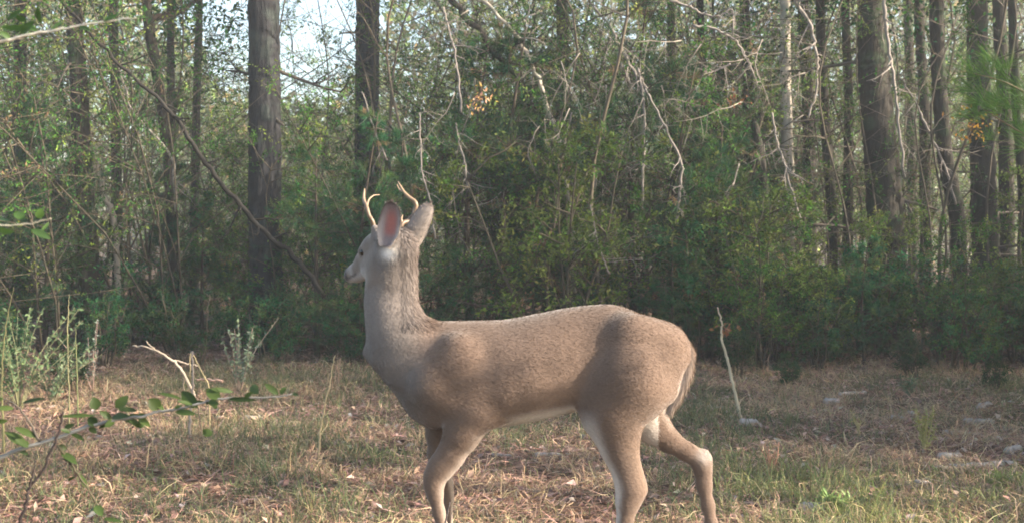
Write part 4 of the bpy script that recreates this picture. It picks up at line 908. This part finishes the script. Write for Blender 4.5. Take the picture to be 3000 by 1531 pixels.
leafy_branch('leafy_branch', 'near pale branch with blurred leaves at the upper left corner', [(tl, 1.5, 9, 4, (.55, .52, .46))], lv, 4, lcol=((.05, .10, .03), (.06, .12, .035)))
lv = [(70, 645, 45, 620, 30, 1.5), (110, 640, 122, 610, 26, 1.5), (30, 650, -10, 640, 16, 1.5), (90, 672, 150, 700, 22, 1.5), (-10, 672, 40, 680, 20, 1.5), (120, 680, 145, 650, 10, 1.5)]
leafy_branch('leafy_branch', 'blurred sprig with a few bright leaves at the left edge', [([(-40, 655), (20, 660), (90, 655), (150, 640)], 1.5, 5, 2, (.4, .38, .3))], lv, 5, lcol=((.05, .10, .025), (.04, .08, .025)))

# near pine sprays at the upper right
def pine_spray(label, pts, y, seed, n=46):
    r = rng(seed); P = spline([wp(a, b, y) for a, b in pts], 20); loc = P[0]; e = empty('pine_branch', loc, label, 'branch')
    G = Geo(); V, T = tube(P, np.linspace(.007, .002, 20), 6); G.add(V, T, (.2, .15, .1)); obj('stem', G.mesh('stem', M_STICK, True, loc), e)
    G = Geo()
    for k in range(n):
        i = r.integers(4, 20); m = 26; c = P[i] + r.normal(0, .05, 3); D = nrm(nrm(P[-1] - P[0]) * .5 + np.array([0, 0, .35]) + r.normal(0, .4, 3)) + r.normal(0, .3, (m, 3))
        V, T = leaves(np.repeat(c[None], m, 0), D, r.uniform(.10, .17, m), .0016, r, .3, 0); C = pal(r, m, [(.10, .19, .05), (.07, .15, .045), (.14, .23, .07)]); G.add(V, T, rep(C, 4))
    tag(obj('needles', G.mesh('needles', M_NEEDLE, False, loc), e), kind='stuff')
pine_spray('bright green pine spray at the right edge, the upper one', [(3140, 330), (3040, 290), (2940, 240), (2850, 215)], 5.0, 1, 46)
pine_spray('bright green pine spray at the right edge, the lower one', [(3150, 480), (3060, 430), (2960, 370), (2880, 320)], 5.2, 2, 46)

# unseen sapling, added so its leaf clumps throw dappled shade on the deer
def side_sapling():
    r = rng(77); b = np.array([2.95, 2.5, float(gz(2.95, 2.5))]); e = empty('dapple_sapling', b, 'unseen sparse sapling added on the right to dapple the deer with shade', 'tree')
    G = Geo(); V, T = tube(spline([(0, 0, 0), (.03, .02, 1.2), (-.05, .03, 2.6)], 16), np.linspace(.018, .006, 16), 7); G.add(V, T, (.1, .08, .06)); obj('trunk', G.mesh('trunk', M_TWIG, True), e)
    LG = Geo(); s_ = np.array(SUN_TO)
    for (px, py, rad, m) in ((1345, 1128, .030, 26), (1352, 985, .022, 12), (1180, 1010, .05, 26), (1215, 1120, .055, 34), (1130, 930, .035, 14), (1640, 1160, .05, 22), (1560, 1190, .035, 14), (1500, 1205, .03, 12), (1700, 1120, .045, 18)):
        q = wp(px, py, D_DEER - .13); t = (2.8 - q[0]) / s_[0]; c = q + s_ * t - b
        G = Geo(); V, T = tube(spline([(0, .02, c[2] - .25), c * np.array([.5, .5, 1]) + np.array([0, 0, -.1]), c], 6), .0022, 4); G.add(V, T, (.1, .08, .06)); obj('limb', G.mesh('limb', M_TWIG, True), e)
        P = c + r.normal(0, rad * .6, (m, 3)); V, T = leaves(P, r.normal(size=(m, 3)), r.uniform(.02, .04, m), .018, r); LG.add(V, T, rep(pal(r, m, GREEN), 4))
    tag(obj('leaves', LG.mesh('leaves', M_LEAF), e), kind='stuff')
side_sapling()

# ------------------------------------------------------------------ weeds, sticks and logs on the clearing
def on_ground(px, py):
    y = CAM_H * F_PX / (py - HORIZON); x = (px - CX) * y / F_PX; z = float(gz(x, y)); y2 = (CAM_H - z) * F_PX / (py - HORIZON)
    return np.array([(px - CX) * y2 / F_PX, y2, float(gz((px - CX) * y2 / F_PX, y2))])
def log(label, px, py, length, width, ang=0.0, name='log', cat='log', col=None, seed=0, mat=None, ht=None):
    """px, py: middle on the ground; length, width in pixels; ang: turn on the ground"""
    r = rng(seed + 300); c = on_ground(px, py); L, R = pxm(length, c[1]) * 1.25, pxm(width, c[1]) * .62
    n = 12; t = np.linspace(-.5, .5, n); P = np.stack([t * L * math.cos(ang), t * L * math.sin(ang) + r.normal(0, L * .01, n), R * .6 + r.normal(0, R * .06, n)], -1)
    Rr = R * (1 - .25 * r.random()) * (1 - .3 * (t + .5)) * (1 + .06 * r.normal(size=n)); Rr[0] *= .75; Rr[-1] *= .5
    G = Geo(); V, T = tube(P, Rr, 10, .07, r); G.add(V, T)
    tag(obj(name, G.mesh(name, mat or M_LOG, False), None, c), label, cat)
logs = [
 ('long pale fallen log in the grass at the lower right', 2865, 1378, 250, 26, .35, 'log', 'log'),
 ('short pale broken log piece just above the long fallen log', 2788, 1345, 62, 24, .2, 'log', 'log'),
 ('pale log end at the right edge behind the long fallen log', 2975, 1325, 60, 26, .6, 'log', 'log'),
 ('grey log lying near the right edge, midway up the clearing', 2872, 1246, 75, 24, .1, 'log', 'log'),
 ('thin pale branch slanting on the ground left of the long fallen log', 2825, 1280, 90, 14, -.5, 'fallen_branch', 'fallen branch'),
 ('grey leaning log end at the back right of the clearing', 2890, 1196, 72, 22, .8, 'log', 'log'),
 ('pinkish wood chunk left of the yellow weed', 2632, 1236, 34, 20, .2, 'wood_chunk', 'wood chunk'),
 ('small bright wood chunk beside the yellow weed', 2674, 1222, 24, 18, .4, 'wood_chunk', 'wood chunk'),
 ('grey wood pieces behind, in the middle of the right clearing', 2438, 1190, 36, 30, .1, 'wood_chunk', 'wood chunk'),
 ('flat grey branch piece beside the grey wood pieces', 2410, 1208, 70, 12, .2, 'fallen_branch', 'fallen branch'),
 ('long dim grey log at the back of the right clearing', 2500, 1160, 90, 18, .5, 'log', 'log'),
 ('round grey wood chunk at the foot of the pale leaning stick', 2197, 1246, 42, 22, .1, 'wood_chunk', 'wood chunk'),
 ('small grey stick behind the deer rump', 2100, 1202, 46, 16, -.1, 'fallen_branch', 'fallen branch'),
 ('thin pinkish stick left of the pale leaning stick', 2160, 1212, 70, 9, .05, 'fallen_branch', 'fallen branch'),
 ('white birch coloured stick seen under the deer belly', 1622, 1338, 88, 14, .05, 'fallen_branch', 'fallen branch'),
 ('short pale stick under the deer chest side of its belly', 1470, 1338, 50, 11, -.3, 'fallen_branch', 'fallen branch'),
 ('white stick just left of the near hind leg', 1768, 1408, 54, 15, -.3, 'fallen_branch', 'fallen branch'),
 ('small bluish grey chunk in the lit grass at the lower right', 2712, 1430, 42, 26, .2, 'wood_chunk', 'wood chunk'),
 ('thin pale stick in the lit grass at the lower right', 2225, 1430, 60, 7, 0, 'fallen_branch', 'fallen branch'),
 ('pale chunk among the litter left of the deer chest', 740, 1232, 44, 18, .1, 'wood_chunk', 'wood chunk'),
 ('pale rounded chunk in the sunlit litter at the bottom right', 2390, 1510, 60, 40, .2, 'wood_chunk', 'wood chunk'),
]
for i, (lb, px, py, L, w, a, nm, ct) in enumerate(logs): log(lb, px, py, L, w, a, nm, ct, seed=i)

def weed(name, label, cat, px, py, hpx, n, lcol, scol, seed, spread=.35, leaf=(.02, .009), per=26, lean=0):
    r = rng(seed + 200); c = on_ground(px, py); H = pxm(hpx, c[1]); e = empty(name, c, label, cat); G = Geo(); LG = Geo()
    for k in range(n):
        a = r.random() * 6.283; s = r.uniform(.1, 1) * spread; tip = np.array([math.cos(a) * s * H + lean * H, math.sin(a) * s * H, H * r.uniform(.6, 1.0)])
        P = spline([(0, 0, 0), tip * np.array([.35, .35, .5]) + r.normal(0, .01, 3), tip], 9); V, T = tube(P, np.linspace(.0045, .0016, 9), 4); G.add(V, T, scol)
        if per:
            i = r.integers(2, 8, per); q = P[i] + (P[i + 1] - P[i]) * r.random((per, 1)); D = r.normal(0, .7, (per, 3)) + np.array([0, 0, .5])
            V, T = leaves(q, D, r.uniform(.6, 1.2, per) * leaf[0], leaf[1], r); LG.add(V, T, rep(pal(r, per, [lcol]), 4))
    obj('stems', G.mesh('stems', M_STICK, True), e)
    if per: tag(obj('foliage', LG.mesh('foliage', M_GRASS), e), kind='stuff')
weed('weed', 'tall yellow green feathery weed on the right side of the clearing', 'weed', 2712, 1325, 150, 9, (.26, .27, .08), (.28, .26, .12), 1, .28, (.035, .005), 26)
weed('weed', 'small yellow weed left of the tall feathery weed', 'weed', 2525, 1280, 80, 4, (.30, .28, .10), (.3, .26, .14), 2, .4, (.04, .005), 10, -.2)
weed('weed', 'low blue green weed clump at the back of the right clearing', 'weed', 2665, 1165, 70, 10, (.10, .16, .09), (.15, .16, .10), 3, .6, (.03, .008), 16)
weed('weed', 'reddish dry weed stalks right of the far hind leg', 'weed', 2255, 1400, 120, 9, (.34, .20, .13), (.36, .20, .14), 4, .3, (.03, .004), 8)
weed('weed', 'grey green twiggy weed left of the deer chest', 'weed', 700, 1160, 220, 10, (.16, .21, .14), (.22, .17, .14), 5, .85, (.036, .018), 38)
weed('weed', 'small forked weed with reddish stem near the left edge', 'weed', 268, 1150, 220, 5, (.26, .30, .24), (.42, .30, .26), 6, .5, (.032, .018), 14)
weed('weed', 'bright grassy weed clump at the left edge of the clearing', 'weed', 50, 1200, 300, 22, (.13, .19, .09), (.20, .20, .11), 7, .8, (.04, .018), 44)
weed('weed', 'bushy pale green weed left of the forked weed', 'weed', 150, 1190, 200, 14, (.15, .21, .11), (.22, .2, .13), 8, .8, (.034, .018), 36)
weed('weed', 'broad green weed in the sunlit grass at the bottom right', 'weed', 2450, 1515, 70, 10, (.16, .24, .08), (.2, .22, .1), 9, .9, (.045, .015), 9)
weed('weed', 'dry brown weed stalks in the litter left of the deer', 'weed', 990, 1140, 110, 5, (.3, .22, .15), (.36, .25, .18), 10, .35, (.02, .006), 8)
weed('weed', 'low green weed beside the feathery weed, at the right edge', 'weed', 2930, 1450, 70, 12, (.19, .24, .08), (.22, .22, .1), 11, .8, (.05, .006), 12)
TANC = (.40, .33, .22)
def gstick(name, label, cat, pts, y, w0, w1, col=TANC, **k): return stick(name, label, cat, pts, y, w0, w1, None, col, **{'foot': True, **k})
gstick('leaning_stick', 'pale stick standing in the ground right of the deer rump', 'stick', [(2102, 899), (2114, 940), (2114, 980), (2124, 1030), (2140, 1091), (2157, 1172), (2177, 1246)], 6.9, 4, 11, (.42, .37, .27), seed=80)
fs = gstick('broken_stick', 'forked pale dead stick leaning to the left in front of the thicket', 'stick', [(388, 1012), (432, 1016), (482, 1040), (516, 1068), (545, 1105), (570, 1160)], 7.6, 5, 11, (.34, .28, .22), seed=81, twigs=1)
gstick('prong', None, None, [(428, 998), (436, 1008), (452, 1022)], 7.6, 3, 5, (.34, .28, .22), seed=98, parent=fs, foot=False)
gstick('prong', None, None, [(502, 1052), (530, 1060), (556, 1066), (580, 1070)], 7.62, 6, 4, (.34, .28, .22), seed=99, parent=fs, foot=False)
gstick('broken_stick', 'upright dead stalk beside the forked pale stick', 'stick', [(561, 1028), (566, 1080), (563, 1150), (558, 1210), (556, 1290)], 6.2, 6, 9, (.30, .25, .21), seed=82)
gstick('grass_stalk', 'bent tan grass stalk arching beside the upright dead stalk', 'grass stalk', [(556, 1110), (560, 1030), (575, 1060), (598, 1100), (612, 1150)], 6.3, 4, 5, (.34, .28, .16), seed=83)
gstick('broken_stick', 'short level reddish stick right of the upright dead stalk', 'stick', [(575, 1110), (610, 1111), (652, 1116)], 6.4, 6, 8, (.34, .23, .18), seed=84, foot=False)
gstick('grass_stalk', 'tall tan grass blade leaning right, left of the deer chest', 'grass stalk', [(982, 1040), (970, 1100), (955, 1170), (942, 1240), (935, 1290)], 5.6, 3, 8, (.38, .31, .19), seed=85)
gstick('grass_stalk', 'long yellow stalk rising at the left edge', 'grass stalk', [(40, 840), (22, 920), (10, 1020), (5, 1120), (8, 1240)], 5.6, 1.5, 9, (.22, .21, .10), seed=86)
gstick('grass_stalk', 'tall thin yellow stalk right of the left edge stalk', 'grass stalk', [(202, 860), (200, 920), (198, 1000), (203, 1160)], 6.6, 1.5, 5, (.30, .28, .15), seed=87)
gstick('grass_stalk', 'thin green stalk just right of the tall thin yellow stalk', 'grass stalk', [(220, 960), (224, 1040), (227, 1150)], 6.8, 1.5, 4, (.22, .24, .11), seed=88)
gstick('grass_stalk', 'curved tan stalk low in the litter at the lower left', 'grass stalk', [(270, 1410), (300, 1400), (322, 1420), (332, 1460), (330, 1490)], 4.9, 3, 5, (.4, .29, .2), seed=89)
for i, pts in enumerate(([(468, 1500), (490, 1462), (498, 1455)], [(522, 1490), (530, 1465), (560, 1456)], [(630, 1470), (672, 1455), (698, 1480), (705, 1505)], [(1060, 1440), (1052, 1490), (1048, 1531)], [(590, 1497), (640, 1490), (690, 1508)])):
    gstick('grass_stalk', ['short pale blade pointing up at the bottom left', 'pale blade with a bent top at the bottom left', 'pale arching blade at the bottom, left of the middle', 'thin blade at the bottom left of the front legs', 'pale flat blade lying under the arching blade'][i], 'grass stalk', pts, 4.9, 4, 5, (.45, .37, .28), seed=90 + i)
gstick('bare_twig', 'dark twig standing in front of the deer front hoof leg', 'twig', [(1318, 1470), (1312, 1500), (1305, 1560)], 3.2, 4, 6, (.07, .06, .06), seed=97)

# orange leaf clusters
def leaf_cluster(label, px, py, y, spread, n, cols, seed):
    r = rng(seed); c = wp(px, py, y); e = empty('leaf_spray', c, label, 'leaf spray'); G = Geo(); P = r.normal(0, pxm(spread, y), (n, 3))
    V, T = leaves(P, r.normal(size=(n, 3)), r.uniform(.03, .06, n), .025, r, .5, .3); G.add(V, T, rep(pal(r, n, cols), 4)); tag(obj('leaves', G.mesh('leaves', M_LEAF), e), kind='stuff')
    for k in range(5):
        G = Geo(); V, T = tube(spline([(0, 0, 0), P[k] * .5, P[k]], 5), .002, 4); G.add(V, T, (.2, .12, .08)); obj('twig', G.mesh('twig', M_STICK, True), e)
leaf_cluster('reddish dead leaf spray caught on the pale leaning stick', 2130, 962, 6.95, 16, 16, [(.20, .11, .07)], 1)
leaf_cluster('orange yellow leaf spray in front of the broad right edge trunk', 2855, 372, 10.4, 30, 60, [(.33, .23, .07), (.28, .16, .06)], 2)
leaf_cluster('small red leaf spray in the upper right thicket', 2152, 296, 10.2, 14, 18, [(.32, .17, .11)], 3)
leaf_cluster('orange pink dead needle spray high left of the leaning trunks', 1405, 290, 10.3, 22, 40, [(.55, .36, .24), (.4, .3, .12)], 4)
